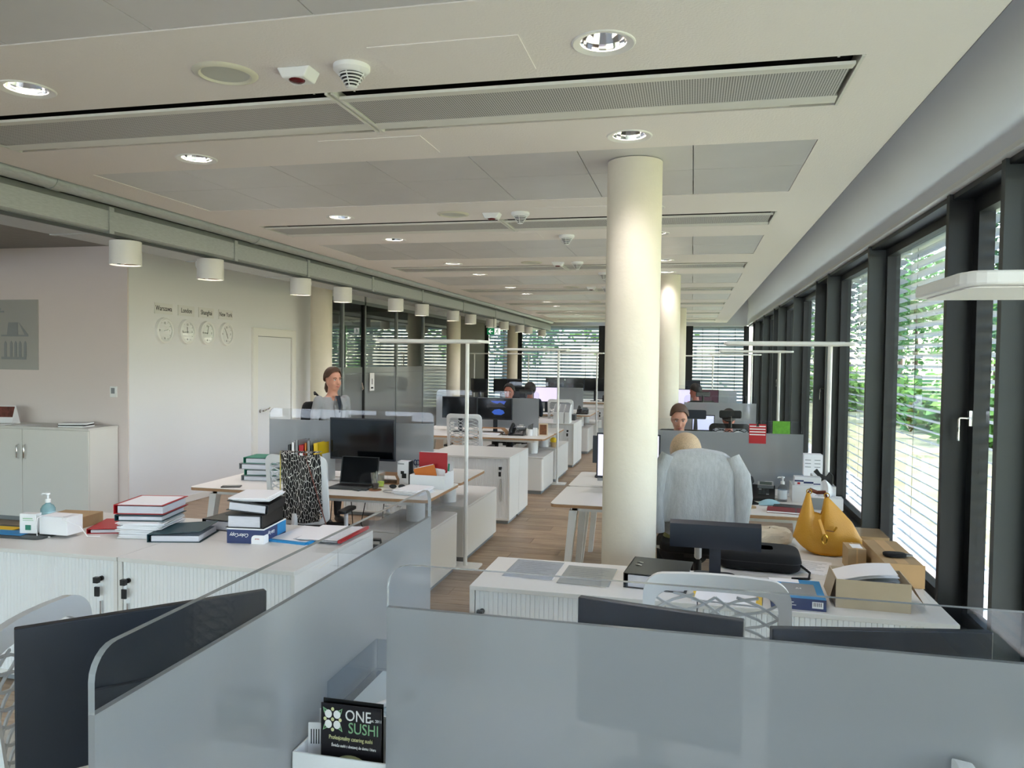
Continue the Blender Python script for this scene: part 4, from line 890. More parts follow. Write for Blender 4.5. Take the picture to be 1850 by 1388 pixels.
boxitem('black_file_box', 'grey document box standing on the lower left desk behind the side screen', 'box', (-1.12, 2.2, DZ), .3, (.2, .3, .22), GREYC); sheets('scattered white papers on the near desk behind the side screen', (-.42, 2.1, DZ), .3, 5, seed=9, spread=.08)
# monitors behind the big screen
for nm, a, b in (('left', (1095, 1080), (1290, 1108)), ('right', (1393, 1133), (1790, 1140))):
    P1, P2 = at(*a, 'z', 1.18), at(*b, 'z', 1.18); mid = (P1+P2)/2; dv = P2-P1
    make_monitor(f'dark monitor seen over the big frosted screen, {nm} one', (mid.x, min(mid.y, 1.97), DZ), math.atan2(dv.y, dv.x)+PI, max(dv.length, .42), .33, .105)
# ---- right counter
for k, (px, py, lb) in enumerate(((965, 1030, 'clear document pocket lying at the aisle end of the right counter'), (1062, 1042, 'clear document pocket beside the black binder on right counter'))):
    t = sheets(lb, V3(ck(px, py), CZ+.001), -.03, 2, .24, .32, m=PAPER if not k else M('cream_paper', 'e4dfd2', .7), name='document_pocket', spread=.004, seed=k, lines=True); bx('clear_cover', TRANSP, -.125, -.165, .003, .125, .165, .0042, t)
binder('black lever-arch binder with two ring slots lying on right counter', (-.28, 3.80, CZ), -.10, PLASTB, .07, 0, .29, .32); 
t = [o for o in COL.objects if o.get('label', '').startswith('black lever-arch binder with two')][0]
for q in (.05, .0): MB().tube([(.03, q, .07), (.045, q-.004, .0735), (.06, q, .07)], .003, 5).build('ring_slot', CHROME, t)
P1, P2 = at(1210, 940, 'y', 3.86), at(1378, 948, 'y', 3.86)
t = thing('scanner_monitor', 'curved dark document camera bar on a black stand on right counter', 'monitor', ((P1.x+P2.x)/2, 3.92, CZ), -.02)
MB().prism([(-.05, 0), (-.06, .05), (-.05, .115), (-.02, .13), (.02, .12), (.03, .06), (.02, .005), (-.02, -.004)], -.215, .215, lambda a, b, q: (q, a, b+.155)).build('bar', MONB, t, True); bx('neck', MONB, -.025, -.01, .012, .03, .02, .17, t); MB().prism(rrect(.2, .16, .04, 4, 0, 0), 0, .012, lambda a, b, q: (a, b, q)).build('stand_base', MONB, t)
# laptop bag
t = thing('laptop_bag', 'black fabric laptop bag lying on the right counter', 'bag', (.36, 4.22, CZ), -.06)
def pillow(w, d, h, e=.35, p=3.0):
    return lambda u, v: (lambda a, r, z: (math.copysign(abs(math.cos(a))**(2/p), math.cos(a))*w/2*r, math.copysign(abs(math.sin(a))**(2/p), math.sin(a))*d/2*r, z))(2*PI*u, max(1e-3, math.sin(PI*v))**e, h/2*(1-math.copysign(abs(math.cos(PI*v))**.8, math.cos(PI*v))))
MB().grid(pillow(.41, .29, .10, .16, 6), 40, 14).build('bag_body', FABB, t, 2); MB().grid(pillow(.415, .295, .012, .2, 6), 40, 6).build('zip_band', PLASTB, t, 2).location = (0, 0, .046); MB().tube([(.19, -.1, .05), (.24, -.14, .02), (.23, -.2, .006), (.15, -.22, .006)], .006, 6).build('strap', FABB, t, True)
sheets('white sheets with printed lines lying right of the laptop bag', V3(ck(1462, 1025), CZ), -.25, 3, .2, .26, seed=4, lines=True, spread=.01)
# yellow handbag
t = thing('handbag', 'mustard yellow leather hobo handbag on the right counter', 'handbag', (.76, 4.60, CZ), -.06)
TOPX = ((-1, .09), (-.9, .19), (-.66, .335), (-.58, .335), (-.44, .225), (-.22, .215), (-.12, .315), (-.04, .315), (.3, .255), (.7, .18), (1, .085))
def topz(x):
    for (a, za), (b, zb) in zip(TOPX[:-1], TOPX[1:]):
        if a <= x <= b: return za+(zb-za)*(x-a)/(b-a)
    return .09
def bagfn(side):
    def f(u, v):
        x = (u-.5)*2; lo = .07*abs(x)**2.8; z = lo+(topz(x)-lo)*v
        full = max(0, 1-abs(x)**2.4)**.6
        y = side*(.088*full*(math.sin(PI*min(1, .30+.70*(1-v) if v > .3 else .79+.0*v))*.55+.45)*(1-.72*v**1.3)+.002)
        y *= 1+.06*math.sin(x*7+z*9)
        return (x*(.175+.012*math.sin(PI*v)), y, z+.004)
    return f
mb = MB().grid(bagfn(-1), 60, 18).grid(bagfn(1), 60, 18); ob = mb.build('bag_body', LEATHER, t, 2); sm = ob.modifiers.new('thick', 'SOLIDIFY'); sm.thickness = .004
MB().grid(lambda u, v: (lambda x, y: (x*.174, y*.078*max(0, 1-abs(x)**2.4)**.6, .005+.07*abs(x)**2.8))((u-.5)*2, (v-.5)*2), 24, 6).build('bag_base', LEATHER, t, 2)
MB().tube([(-.108, .0, .335), (-.10, .02, .352), (-.06, .035, .335), (-.02, .02, .34), (-.014, 0, .318)], .012, 8, sq=(.012, .005)).build('shoulder_strap', BROWNL, t, True)
for x, z in ((-.106, .345), (-.014, .328)): MB(Matrix.Rotation(PI/2, 4, 'X')).lathe([(.011, -.003), (.016, -.003), (.016, .003), (.011, .003)], 16, closed=True).build('metal_ring', GOLD, t, True).location = (x, -.012, z)
MB().tube([(-.055, -.062, .20), (-.042, -.083, .16), (-.03, -.092, .125)], .01, 8, sq=(.003, .011)).build('tongue_strap', LEATHER, t, True)
MB().tube([(-.028+.013*math.cos(a), -.099, .10+.026*math.sin(a)) for a in [2*PI*i/16 for i in range(16)]], .004, 6, closed=True).build('snap_hook', GOLD, t, True); MB().tube([(.02, -.083, .145), (.035, -.082, .168)], .006, 8).build('zip_puller', GOLD, t, True); MB().tube([(-.02, -.09, .147), (.02, -.086, .143)], .0025, 6).build('zip_line', BROWNL, t)
# boxes on the right
t = carton('open grey cardboard box filled with documents on the right counter', (.785, 3.70, CZ), -.04, .30, .235, .125, CARDG)
mb = MB(); mb.add([(.15, -.11, .125), (.15, .11, .125), (.21, .10, .03), (.21, -.10, .03)], [(0, 1, 2, 3)]).build('side_flap', CARD, t); MB().add([(-.152, -.112, .125), (-.152, .10, .125), (-.175, .10, .03), (-.175, -.10, .03)], [(0, 1, 2, 3)]).build('side_flap', CARDG, t); MB().prism([(.19, -.13), (.22, -.12), (.27, -.05), (.26, -.04)], 0, .004, lambda a, b, q: (a, b+.03+q, .1+(a-.19)*-1.2)).build('torn_flap', CARD, t)
for k in range(9): MB(Matrix.Translation((-.004*k+.01, .01+.003*math.sin(k*2), .02+.014*k)) @ Matrix.Rotation(-.10-.012*k, 4, 'Y') @ Matrix.Rotation(.02*math.sin(k*3), 4, 'Z')).grid(lambda u, v, k=k: ((u-.5)*.255, (v-.5)*.21, .012*math.sin(PI*u)*(k > 5)), 8, 2).build('document', PAPER if k != 6 else GREYC, t)
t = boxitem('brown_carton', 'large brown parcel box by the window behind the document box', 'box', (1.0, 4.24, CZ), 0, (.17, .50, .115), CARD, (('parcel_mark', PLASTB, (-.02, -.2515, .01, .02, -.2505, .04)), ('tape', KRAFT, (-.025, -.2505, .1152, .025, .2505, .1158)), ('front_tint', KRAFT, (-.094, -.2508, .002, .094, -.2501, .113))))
t = boxitem('brown_carton', 'small tilted brown box with white shipping label on the parcel', 'box', (.90, 4.28, CZ+.118), .35, (.22, .17, .075), CARD, (('shipping_label', PAPER, (-.05, -.06, .0752, .08, .04, .0758)), ('tape', KRAFT, (-.01, -.0855, .0, .01, .0855, .0757))))
t.location = (.845, 4.33, CZ); t.rotation_euler = (0, 0, .0); t.scale = (.4, .9, 1.5)
t = thing('lanyard', 'black pouch with pale strap lying on the parcel box', 'strap', (.99, 4.12, CZ+.117), 0); MB().grid(pillow(.11, .07, .022), 16, 8).build('pouch', FABB, t, 2); MB().tube([(.05+.03*math.cos(a), .0+.02*math.sin(a), .012) for a in [2*PI*i/14 for i in range(14)]], .004, 6, closed=True).build('loop', GREYC, t, True)
t = boxitem('flat_carton', 'flat pale box wrapped in clear film by the window, uppermost', 'box', (1.01, 4.76, CZ+.05), 0, (.15, .25, .05), KRAFT); bx('film_wrap', TRANSP, -.077, -.127, -.0005, .077, .127, .052, t); boxitem('flat_carton', 'flat pale box under the film-wrapped box by the window', 'box', (1.01, 4.76, CZ), .0, (.155, .26, .049), KRAFT)
t = thing('paper_bag', 'crumpled beige paper bag behind the yellow handbag', 'bag', (.47, 4.78, CZ), .2); MB().grid(lambda u, v: tuple(Vector(pillow(.24, .2, .09)(u, v))*(1+.05*math.sin(u*40)*math.sin(v*17))), 30, 10).build('bag_body', M('beige_paper', 'cfc3ad', .8, bump=.6, bscale=40), t)
binder('yellow edged white folder on the right counter', (.03, 3.66, CZ), -.1, PAPER, .012, 0, .30, .3, paper=False, cat='folder')
t = [o for o in COL.objects if o.get('label', '').startswith('yellow edged white folder')][0]; bx('yellow_edge', YEL, .275, -.15, .0122, .30, .15, .0135, t); bx('yellow_edge', YEL, .0, -.15, .0122, .012, .15, .0135, t)
p = V3(ck(1455, 1078), CZ)
t = boxitem('blue_book', 'blue and grey boxed envelope pack beside the document box', 'book', (.475, 3.66, CZ), -.05, (.225, .30, .05), NAVY, (('blue_cover', BLUE, (-.112, -.149, .0502, .112, .149, .051)), ('grey_photo', GREYC, (-.06, -.10, .0512, .08, .08, .0516)), ('white_title_band', PAPER, (-.112, .09, .0512, .02, .149, .0517)), ('barcode_label', PAPER, (.055, -.1512, .012, .1, -.1502, .04)), ('spine_print', PRINTW, (-.09, -.1512, .03, -.02, -.1505, .034)), ('spine_print', PRINTW, (-.09, -.1512, .018, -.01, -.1505, .021))))
for q in range(5): bx('barcode_bar', PRINT, .061+.007*q, -.1516, .02, .064+.007*q, -.1512, .037, t)
text('A4', .022, PRINTW, t, (.01, 0, .052), (0, 0, 0), 'title_lettering')
t = [o for o in COL.objects if o.get('label', '').startswith('white sheets with printed')][0]
boxitem('white_file_box', 'narrow white file box standing upright behind the dark bar monitor', 'box', (.2, 4.16, CZ), 0, (.05, .03, .19), PAPER)
# ---- window desk (nearest)
p = V3(dk(1385, 893), DZ); desk_phone('black desk phone with grey display on the window-side desk', (.53, 6.24, DZ), -.1)
pump_bottle('clear sanitizer pump bottle with white label beside the desk phone', (.69, 6.2, DZ), .0, TRANSP, .125, .035, M('bottle_print', 'dfe6ec', .4))
t = thing('desk_tidy', 'white desk tidy box with mask carton on the window-side desk', 'box', (.915, 6.28, DZ), -.02); MB().box(-.15, -.10, 0, .15, .12, .004).box(-.155, -.104, .004, -.15, .12, .13).box(.15, -.10, .004, .155, .12, .13).box(-.15, -.104, .004, .15, -.10, .13).box(-.15, .116, .004, .15, .12, .13).build('tidy_body', PLASTW, t)
boxitem('mask_carton', 'white mask carton with blue wave and red logo in desk tidy', 'box', (.87, 6.24, DZ+.006), .0, (.19, .09, .185), PAPER, (('blue_wave', NAVY, (-.095, -.0458, .150, -.03, -.0451, .162)), ('blue_wave', NAVY, (-.03, -.0458, .138, .04, -.0451, .152)), ('blue_wave', NAVY, (.04, -.0458, .132, .094, -.0451, .140)), ('red_logo', RED, (-.075, -.0458, .13, -.055, -.0451, .145))))
t = thing('tape_dispenser', 'black tape dispenser standing in the white desk tidy', 'tape dispenser', (1.0, 6.34, DZ+.006), 0); MB().prism([(-.02, 0), (.07, 0), (.07, .19), (.045, .215), (.02, .18), (-.02, .20), (-.045, .235), (-.07, .21), (-.02, .16)], -.02, .02, lambda a, b, q: (a, q, b)).build('dispenser_body', PLASTB, t, bevel=.004)
t = boxitem('tissue_box', 'grey and white tissue box with a tissue pulled out', 'box', (.955, 5.97, DZ), -.05, (.24, .12, .085), PAPER, (('grey_side', GREYC, (-.12, -.0608, .0, .02, -.0601, .084)),)); MB().grid(lambda u, v: ((u-.5)*.14*(1-.5*v)+.02*math.sin(v*3), .03*math.sin(u*9)*(1-v*.5), .085+.13*v*(1-.5*abs(u-.45))), 12, 8).build('tissue', PAPER, t, True)
t = boxitem('notebook', 'dark red notebook with black elastic on the window-side desk', 'notebook', (.66, 5.76, DZ), -.12, (.24, .17, .018), DRED, (('elastic', PLASTB, (.07, -.0855, -.0, .077, .0855, .0188)), ('page_edge', PAPER, (-.118, -.0856, .004, .118, -.0851, .014))))
t = boxitem('phone', 'black smartphone lying near the window-side desk phone', 'phone', V3(dk(1357, 909), DZ), .3, (.075, .15, .009), PLASTB, (('phone_screen', SCREEN, (-.034, -.07, .0091, .034, .07, .0095)),)); boxitem('notebook', 'small beige notebook at the front of the window-side desk', 'notebook', V3(dk(1345, 916), DZ), .5, (.10, .15, .016), CARD)
boxitem('notebook', 'black notebook behind the dark red notebook', 'notebook', (.70, 5.93, DZ), -.2, (.2, .13, .014), PLASTB)
t = thing('face_mask', 'pale blue surgical mask lying on the window-side desk', 'mask', V3(dk(1390, 912), DZ), .2); MB().grid(lambda u, v: ((u-.5)*.17, (v-.5)*.10, .004+.038*math.sin(PI*u)**.7*math.sin(PI*v)**.8), 14, 8).build('mask_body', M('mask_blue', '9cc3cf', .8), t, True); MB().tube([(-.08, -.02, .004), (-.11, -.06, .003), (-.05, -.09, .003), (.04, -.07, .003)], .0016, 5).build('strap', PAPER, t)
sheets('white sheets at the window end of the nearest window-side desk', (.93, 5.72, DZ), .0, 3, .2, .2, seed=12, spread=.01, lines=True)
make_monitor('monitor with pale lilac screen left of the blonde head', (-.48, 6.17, DZ), 0, .5, .36, .12, M('lilac_screen', 'cfcbe8', .3, emit='cfcbe8', estr=.2))
make_monitor('dark monitor at the left end of the nearest window-side desk', (-.72, 7.05, DZ), PI, .3, .25, .12)
for k, (px, lb) in enumerate(((1453, 'left'), (1470, 'right'))): boxitem('white_carton', f'small white printed carton behind the screen near the lamp, {lb} one', 'box', (at(px, 800, 'y', 7.1).x+.03, 7.1, DZ), 0, (.078, .12, .27), PAPER, tuple(('print_line', GREYC, (-.028, -.0608, .16+.03*q, .02, -.0601, .166+.03*q)) for q in range(3)))
t = binder('bright blue box file lying near the window behind white tidy', (.72, 6.86, DZ), .0, BLUE, .12, 0, .2, .3, cat='folder'); binder('white ring file leaning beside the blue box file', (.74, 6.58, DZ), .1, PAPER, .10, -.2, .2, .1)
boxitem('white_carton', 'white carton under the lamp pole by the windows', 'box', (.99, 6.62, DZ), 0, (.07, .12, .16), PAPER)
# cards clipped to the screen
for px, lb, m_, h_, zc_ in ((1369, 'red leaflet clipped over the top of the window-side screen', RED, .155, 1.235), (1412, 'green leaflet stuck on the clear strip of the window-side screen', M('leaf_print_green', '5fa32b', .5, var=.2, vscale=30), .10, 1.29)):
    x = at(px, 775, 'y', 6.40).x; t = thing('leaflet', lb, 'leaflet', (x, 6.413, zc_), 0); bx('card', m_, -.065, -.003, -h_/2, .065, -.0012, h_/2, t)
    if m_ is RED:
        for q in range(4): bx('white_stripe', PAPER, -.06, -.0036, .055-.022*q, .06, -.0031, .063-.022*q, t)
        MB().prism([(-.012, 0), (.012, 0), (.004, .03), (-.004, .03)], -.008, .02, lambda a, b, q: (a, q, b+h_/2-.02)).build('bulldog_clip', PLASTB, t)
# ---- nearest corridor desk
L1 = LYC[0]
make_monitor('large black monitor on the nearest corridor-side desk', (-2.71, 6.10, DZ), -.03, .60, .355, .185, None, .03)
t = thing('laptop', 'open dark laptop below the large black monitor', 'laptop', (-2.66, 5.80, DZ), .0); bx('base', FRAME, -.165, -.12, 0, .165, .10, .016, t, .004); bx('keyboard', PLASTB, -.145, -.03, .0161, .145, .085, .0168, t); MB(Matrix.Translation((0, .10, .016)) @ Matrix.Rotation(-.22, 4, 'X')).box(-.165, 0, 0, .165, .008, .225).build('lid', PLASTB, t); MB(Matrix.Translation((0, .10, .016)) @ Matrix.Rotation(-.22, 4, 'X')).box(-.155, -.0008, .01, .155, -.0001, .218).build('laptop_screen', SCREEN, t)
p = Vector((-3.56, 5.98, DZ))
for k, (c_, th, dx, a, lb) in enumerate(((GREYC, .045, 0, .1, 'grey binder at the bottom of the corridor desk pile'), (GREEN, .05, .015, .2, 'green folder in the middle of the corridor desk pile'), (GREYC, .05, -.01, .02, 'grey paper file near the top of the corridor desk pile'), (GREEN, .05, .02, .1, 'green folder on top of the corridor desk pile'))): binder(lb, p+Vector((dx-.16, 0, [0, .046, .097, .148][k])), a, c_, th, 0, .3, .25)
t = thing('book_rack', 'grey desk organiser filled with standing binders and folders', 'organiser', (-3.18, 6.08, DZ), .0); MB().box(-.17, -.12, 0, .17, .12, .004).box(-.17, -.12, .004, -.166, .12, .20).box(.166, -.12, .004, .17, .12, .24).box(-.166, -.12, .004, .166, -.116, .21).build('rack_body', M('rack_grey', 'c9cccc', .5), t); bx('rack_label', PAPER, -.165, -.1215, .06, -.03, -.1205, .19, t)
x = -.155
for k, (c_, th, lb) in enumerate(((PLASTB, .028, 'black file standing first in the desk organiser'), (PAPER, .03, 'white papers standing second in the desk organiser'), (GREYC, .03, 'grey file standing beside the red binder in organiser'), (RED, .05, 'red binder with white label standing in the desk organiser'), (ORANGE, .02, 'orange folder standing behind the red binder'), (GREYC, .03, 'grey folder standing right of the orange folder'), (PLASTB, .02, 'thin black folder standing in the desk organiser'), (YEL, .045, 'yellow file standing last in the desk organiser'))):
    binder(lb, (-3.18+x, 5.97, DZ+.006), 0, c_, th-.002, 0, .2, .30+.02*(k % 3), True, lab=PAPER if c_ is RED else None, paper=c_ is not PAPER); 
    o = [q for q in COL.objects if q.get('label') == lb][0]; o.rotation_euler = (0, 0, 0); x += th+.004
p = Vector((-2.23, 5.98, DZ))
t = thing('desk_tidy', 'white desk tidy with red and orange folders at the aisle end', 'box', (-2.06, 6.02, DZ), -.02); MB().box(-.15, -.10, 0, .14, .12, .004).box(-.155, -.104, .004, -.15, .12, .11).box(.14, -.10, .004, .145, .12, .13).box(-.15, -.104, .004, .14, -.10, .11).box(-.15, .116, .004, .14, .12, .2).build('tidy_body', PLASTW, t)
for lb, m_, x0, x1, h_, yy, a in (('red folder standing in the white desk tidy at aisle end', RED, -.135, .11, .27, .06, 0), ('orange envelope leaning in the white desk tidy before red folder', ORANGE, -.125, .06, .17, .0, -.25), ('white cards standing in the white desk tidy at aisle end', PAPER, -.03, .09, .14, .03, .1)):
    t = thing('folder', lb, 'folder', (-2.06, 6.02+yy, DZ+.006), -.02); MB(Matrix.Rotation(a, 4, 'Y')).box(x0, -.004, .03 if a else 0, x1, .004, h_).build('folder_cover', m_, t); MB(Matrix.Rotation(a, 4, 'Y')).box(x0+.01, .0042, .04 if a else 0, x1-.01, .008, h_+.006).build('folder_sheets', PAPER, t)
t = thing('marker_pen', 'white marker pen with green cap standing in aisle end tidy', 'pen', (-1.935, 6.02, DZ+.006), 0); MB().cyl((0, 0, 0), (.01, .01, .13), .008, n=10).build('barrel', PAPER, t, True); MB().cyl((.01, .01, .13), (.014, .014, .19), .0085, n=10).build('cap', GREEN, t, True)
t = boxitem('camera_box', 'white box with black camera picture on the nearest corridor desk', 'box', (-2.34, 6.13, DZ), .0, (.10, .09, .19), PAPER, (('black_side', PLASTB, (.0502, -.0455, .0, .056, .0455, .19)), ('camera_print', PLASTB, (-.01, -.0458, .05, .03, -.0451, .09)), ('camera_print', PLASTB, (-.02, -.0458, .085, .01, -.0451, .11)), ('grey_title', GREYC, (-.045, -.0458, .165, .01, -.0451, .175))))
t = thing('scissors_cup', 'dark cup with blue scissors between camera box and folder tidy', 'cup', (-2.25, 6.17, DZ), 0); MB().lathe([(.0001, 0), (.03, 0), (.034, .10), (.03, .10), (.027, .008)], 18).build('cup_body', GREYC, t, True)
for s_ in (-1, 1): MB().tube([(s_*.012+.013*math.cos(a), 0, .175+.022*math.sin(a)) for a in [2*PI*i/12 for i in range(12)]], .004, 6, closed=True).build('scissor_loop', NAVY, t, True)
MB().tube([(.004, 0, .09), (0, 0, .155)], .006, 6).build('scissor_blade', CHROME, t)
def glass_cup(lb, loc, drink=None):
    t = thing('drinking_glass', lb, 'glass', loc, 0); MB().lathe([(.0001, .002), (.026, .002), (.038, .13), (.0365, .13), (.025, .008), (.0001, .008)], 20).build('glass_wall', GLASSM, t, True)
    MB().tube([(.036, 0, .10), (.058, 0, .095), (.06, 0, .06), (.03, 0, .035)], .004, 6).build('handle', GLASSM, t, True)
    if drink: MB().lathe([(.0001, .009), (.0235, .009), (.0275, .045), (.0001, .045)], 18).build('drink', drink, t, True)
    return t
t = thing('coaster', 'round brown coaster under the coffee glass', 'coaster', (-2.44, 5.74, DZ), 0); MB().lathe([(.0001, 0), (.05, 0), (.05, .008), (.0001, .008)], 24).build('coaster_disc', M('cork_brown', '8a5a3c', .8), t)
glass_cup('glass cup with a rest of dark coffee on brown coaster', (-2.44, 5.74, DZ+.0085), M('coffee', '1a0d08', .2)); glass_cup('tall glass cup with lime note behind the coffee glass', (-2.46, 5.90, DZ), M('lime_note', 'cfe34a', .5))
t = boxitem('riser_shelf', 'curved plywood monitor riser behind the laptop', 'riser', (-2.47, 6.13, DZ), 0, (.2, .2, .006), PLY); t.location.z = DZ; 
MB().tube([(-.095, 0, .006), (-.097, 0, .05), (-.08, 0, .075), (.08, 0, .075), (.097, 0, .04), (.095, 0, .006)], .008, 8, sq=(.10, .004), up=(0, 1, 0)).build('bent_shell', PLY, t, True)
sheets('yellow notepad beside the laptop', (-2.52, 5.94, DZ), .1, 4, .09, .09, 'notepad', YEL, .004, 'notepad', .004); sheets('lime green notes beside the laptop', (-2.56, 5.84, DZ), .2, 3, .12, .09, 'note', LIME, .03, 'sticky_notes', .002, 8)
t = boxitem('phone', 'grey calculator lying before the glass cups', 'calculator', (-2.55, 5.72, DZ), -.4, (.07, .13, .014), FRAME, (('phone_screen', GREYC, (-.03, .02, .0141, .03, .06, .0145)),)); boxitem('phone', 'black smartphone lying at the corridor end of the nearest desk', 'phone', V3(dk(418, 880), DZ), -1.2, (.075, .15, .009), PLASTB, (('phone_screen', SCREEN, (-.034, -.07, .0091, .034, .07, .0095)),))
t = thing('sunglasses', 'black sunglasses lying before the folder tidy', 'glasses', (-2.30, 5.86, DZ), .2); 
for s_ in (-1, 1): MB().ell((s_*.036, 0, .018), (.03, .006, .018), 12, 8).build('lens', PLASTB, t, True); MB().tube([(s_*.066, 0, .022), (s_*.06, .06, .014), (s_*.05, .11, .004)], .003, 6).build('temple', PLASTB, t, True)
t = sheets('stack of white and reddish papers at the aisle end of the corridor desk', (-2.10, 5.72, DZ), -.15, 9, .21, .27, th=.004, spread=.02, seed=21); MB().tube([(-.16+.09*math.cos(a), -.05+.06*math.sin(a), .006) for a in [2*PI*i/18 for i in range(18)]], .003, 5, closed=True).build('white_cable', GREYC, t)
for k, (x, lb) in enumerate(((-2.62, 'left'), (-2.50, 'right'))): pump_bottle(f'white pump bottle on the box under the nearest corridor desk, {lb} one', (x, 6.45, .30), 0, TRANSP, .12, .035)
boxitem('grey_case', 'grey storage box under the nearest corridor-side desk', 'box', (-2.7, 6.5, 0), 0, (.5, .3, .298), CABW)
for k in range(4):
    x = -2.98+.16*k; tag(MB().tube([(x, 6.1, .68), (x+.05*math.sin(k*2), 6.05, .4), (x+.03, 6.12, .12), (x+.1, 6.15, .01)], .004, 6).build('cable', PLASTB, None, True), f'black cable hanging under the nearest corridor desk, {ORD[k]} from the left', 'cable', 'cables under the desk')
t = thing('dark_bag_shape', 'black bag-shaped solid on the floor behind the left counter', 'bag', (-2.12, 4.86, 0), .1); MB().grid(pillow(.42, .28, .52, .3, 4), 32, 14).build('bag_body', FABB, t, 2); MB().tube([(-.1, 0, .5), (-.09, 0, .57), (.09, 0, .57), (.1, 0, .5)], .012, 8).build('bag_handle', PLASTB, t, True)  # bag-shaped black solid added to fill a dark area by the aisle
# ---- draped cloth
LEO = pattern('leopard_print', 'voronoi', 'e9e6e0', '0d0c0d', 40, .85, .02, .038, (1.6, 1, .55), (0, .75, 0))
t = thing('scarf', 'black and white leopard print scarf draped over the mesh chair', 'scarf', (-2.80, 5.35, 0), .05)
def scarf(u, v):
    x = -.075+.285*u*(1-.06*v); y0 = back_pt(x, 1.09-.47*v, 0)[1]
    return (x-.01+.01*math.sin(v*4), y0-.026-.008*math.sin(u*11+v*2), 1.105-.50*v+.012*math.cos(u*5))
o = MB().grid(scarf, 22, 26).build('scarf_cloth', LEO, t, 2); sm = o.modifiers.new('thick', 'SOLIDIFY'); sm.thickness = .003
o = MB().grid(lambda u, v: (lambda a: (a[0], back_pt(a[0], 1.09, 0)[1]-.026+.06*v, 1.112+.012*math.sin(PI*v)))(scarf(u, 0)), 22, 4).build('scarf_fold', LEO, t, 2)
MB().tube([(-.088, back_pt(-.09, 1.0, 0)[1]-.03, 1.12-.05*k) for k in range(11)], .004, 6).build('yellow_cord', M('pale_yellow', 'd3c06a', .6), t, True); MB().tube([(.10+.013*k, back_pt(.15, 1.06-.045*k, 0)[1]-.042, 1.12-.05*k) for k in range(12)], .006, 6, sq=(.003, .008)).build('brown_strap', BROWNL, t, True)
t = thing('sweater', 'light grey knitted sweater draped over the chair beside the column', 'sweater', (.06, 5.38, 0), .0)
def swt(u, v):
    a = 2*PI*u; z = 1.235-.53*v; sh = min(1, v*4.5)
    w = .165+.075*sh**.7+.03*v-.05*max(0, v-.75); d = .035+.035*sh
    fold = 1+.22*math.sin(a*7+v*3)*min(1, v*2.5)
    hem = .05*math.sin(a*2+1)*max(0, v-.8)*5+.07*max(0, 1-abs(((a+.9) % (2*PI))-3*PI/2-.35)/.5)*max(0, v-.7)*3.3
    yc = -.29-.02*math.sin(v*2)
    return (math.copysign(abs(math.cos(a))**.7, math.cos(a))*w*(1+.03*math.sin(v*9)), yc+math.sin(a)*d*fold+.02*math.cos(a*3)*v, z+hem-.02*abs(math.cos(a))**3*(1-v))
o = MB().grid(swt, 60, 26).build('sweater_body', SWEAT, t, 2); sm = o.modifiers.new('thick', 'SOLIDIFY'); sm.thickness = .006
MB().grid(lambda u, v: (lambda q: (q[0]*(1-v), -.29+(q[1]+.29)*(1-v), q[2]+.012*math.sin(PI*v*.5)))(swt(u, 0)), 60, 4).build('sweater_collar', SWEAT, t, 2)
for s_ in (-1, 1): MB().tube([(s_*.20, -.30, 1.20), (s_*.255, -.32, 1.08), (s_*.272, -.33, .95), (s_*.262, -.33, .82), (s_*.25, -.33, .70)], [.045, .058, .055, .047, .04], 12).build('sleeve', SWEAT, t, True)
t2 = thing('shirt_tail', 'olive cloth showing below the sweater hem on the chair', 'cloth', (.06, 5.38, 0), .0); MB().grid(lambda u, v: (-.08+.14*u, -.325-.01*math.sin(u*8), .86-.16*v), 10, 6).build('cloth_piece', OLIVE, t2, True)
# ---- second corridor bench
Y2 = LYC[1]
WALLP = pattern('mountain_wallpaper', 'noise', '0a0d14', '2c4a8c', 5.5, .25, .46, .62); 
ws_ = WALLP.node_tree.nodes; pb_ = [n for n in ws_ if n.type == 'BSDF_PRINCIPLED'][0]; rp_ = [n for n in ws_ if n.type == 'VALTORGB'][0]; WALLP.node_tree.links.new(rp_.outputs[0], pb_.inputs['Emission Color']); pb_.inputs['Emission Strength'].default_value = .5
make_monitor('monitor showing a dark blue mountain wallpaper on second corridor bench', (-2.74, Y2-.22, DZ), 0, .52, .31, .19, SCREEN)
m_ = [o for o in COL.objects if o.get('label', '').startswith('monitor showing a dark blue')][0]
EM = lambda n, c, e=.16: M(n, c, .3, emit=c, estr=e)
for nm, mm, poly in (('sky_print', EM('wp_sky', '33499a'), [(-.06, .30), (.17, .30), (.14, .25), (.08, .28), (.04, .26), (-.02, .275)]), ('ridge_print', EM('wp_ridge', '1c1822', .1), [(-.12, .24), (-.06, .27), (.0, .25), (.05, .26), (.13, .24), (.17, .21), (-.12, .21)]), ('lake_print', EM('wp_lake', '24489c'), [(-.04, .14), (.0, .175), (.07, .185), (.13, .165), (.15, .13), (.1, .1), (.0, .105)])):
    MB().prism([(a, b+.16) for a, b in poly], -.0142, -.0136, lambda a, b, q: (a, q, b)).build(nm, mm, m_)
make_monitor('black monitor left of the mountain wallpaper monitor', (-3.26, Y2-.22, DZ), .08, .52, .31, .20)
t = thing('riser_shelf', 'bent plywood riser under the mountain wallpaper monitor', 'riser', (-2.7, Y2-.42, DZ), 0); MB().tube([(-.2, 0, 0), (-.2, 0, .05), (-.17, 0, .09), (.13, 0, .09), (.18, 0, .05), (.21, 0, .0)], .008, 8, sq=(.11, .004), up=(0, 1, 0)).build('bent_shell', PLY, t, True); 
sheets('papers lying under the plywood riser on second bench', (-2.72, Y2-.42, DZ), 0, 5, .26, .2, th=.006, seed=31)
t = desk_phone('black desk phone beside the plywood riser on second bench', (-2.36, Y2-.42, DZ), 0); 
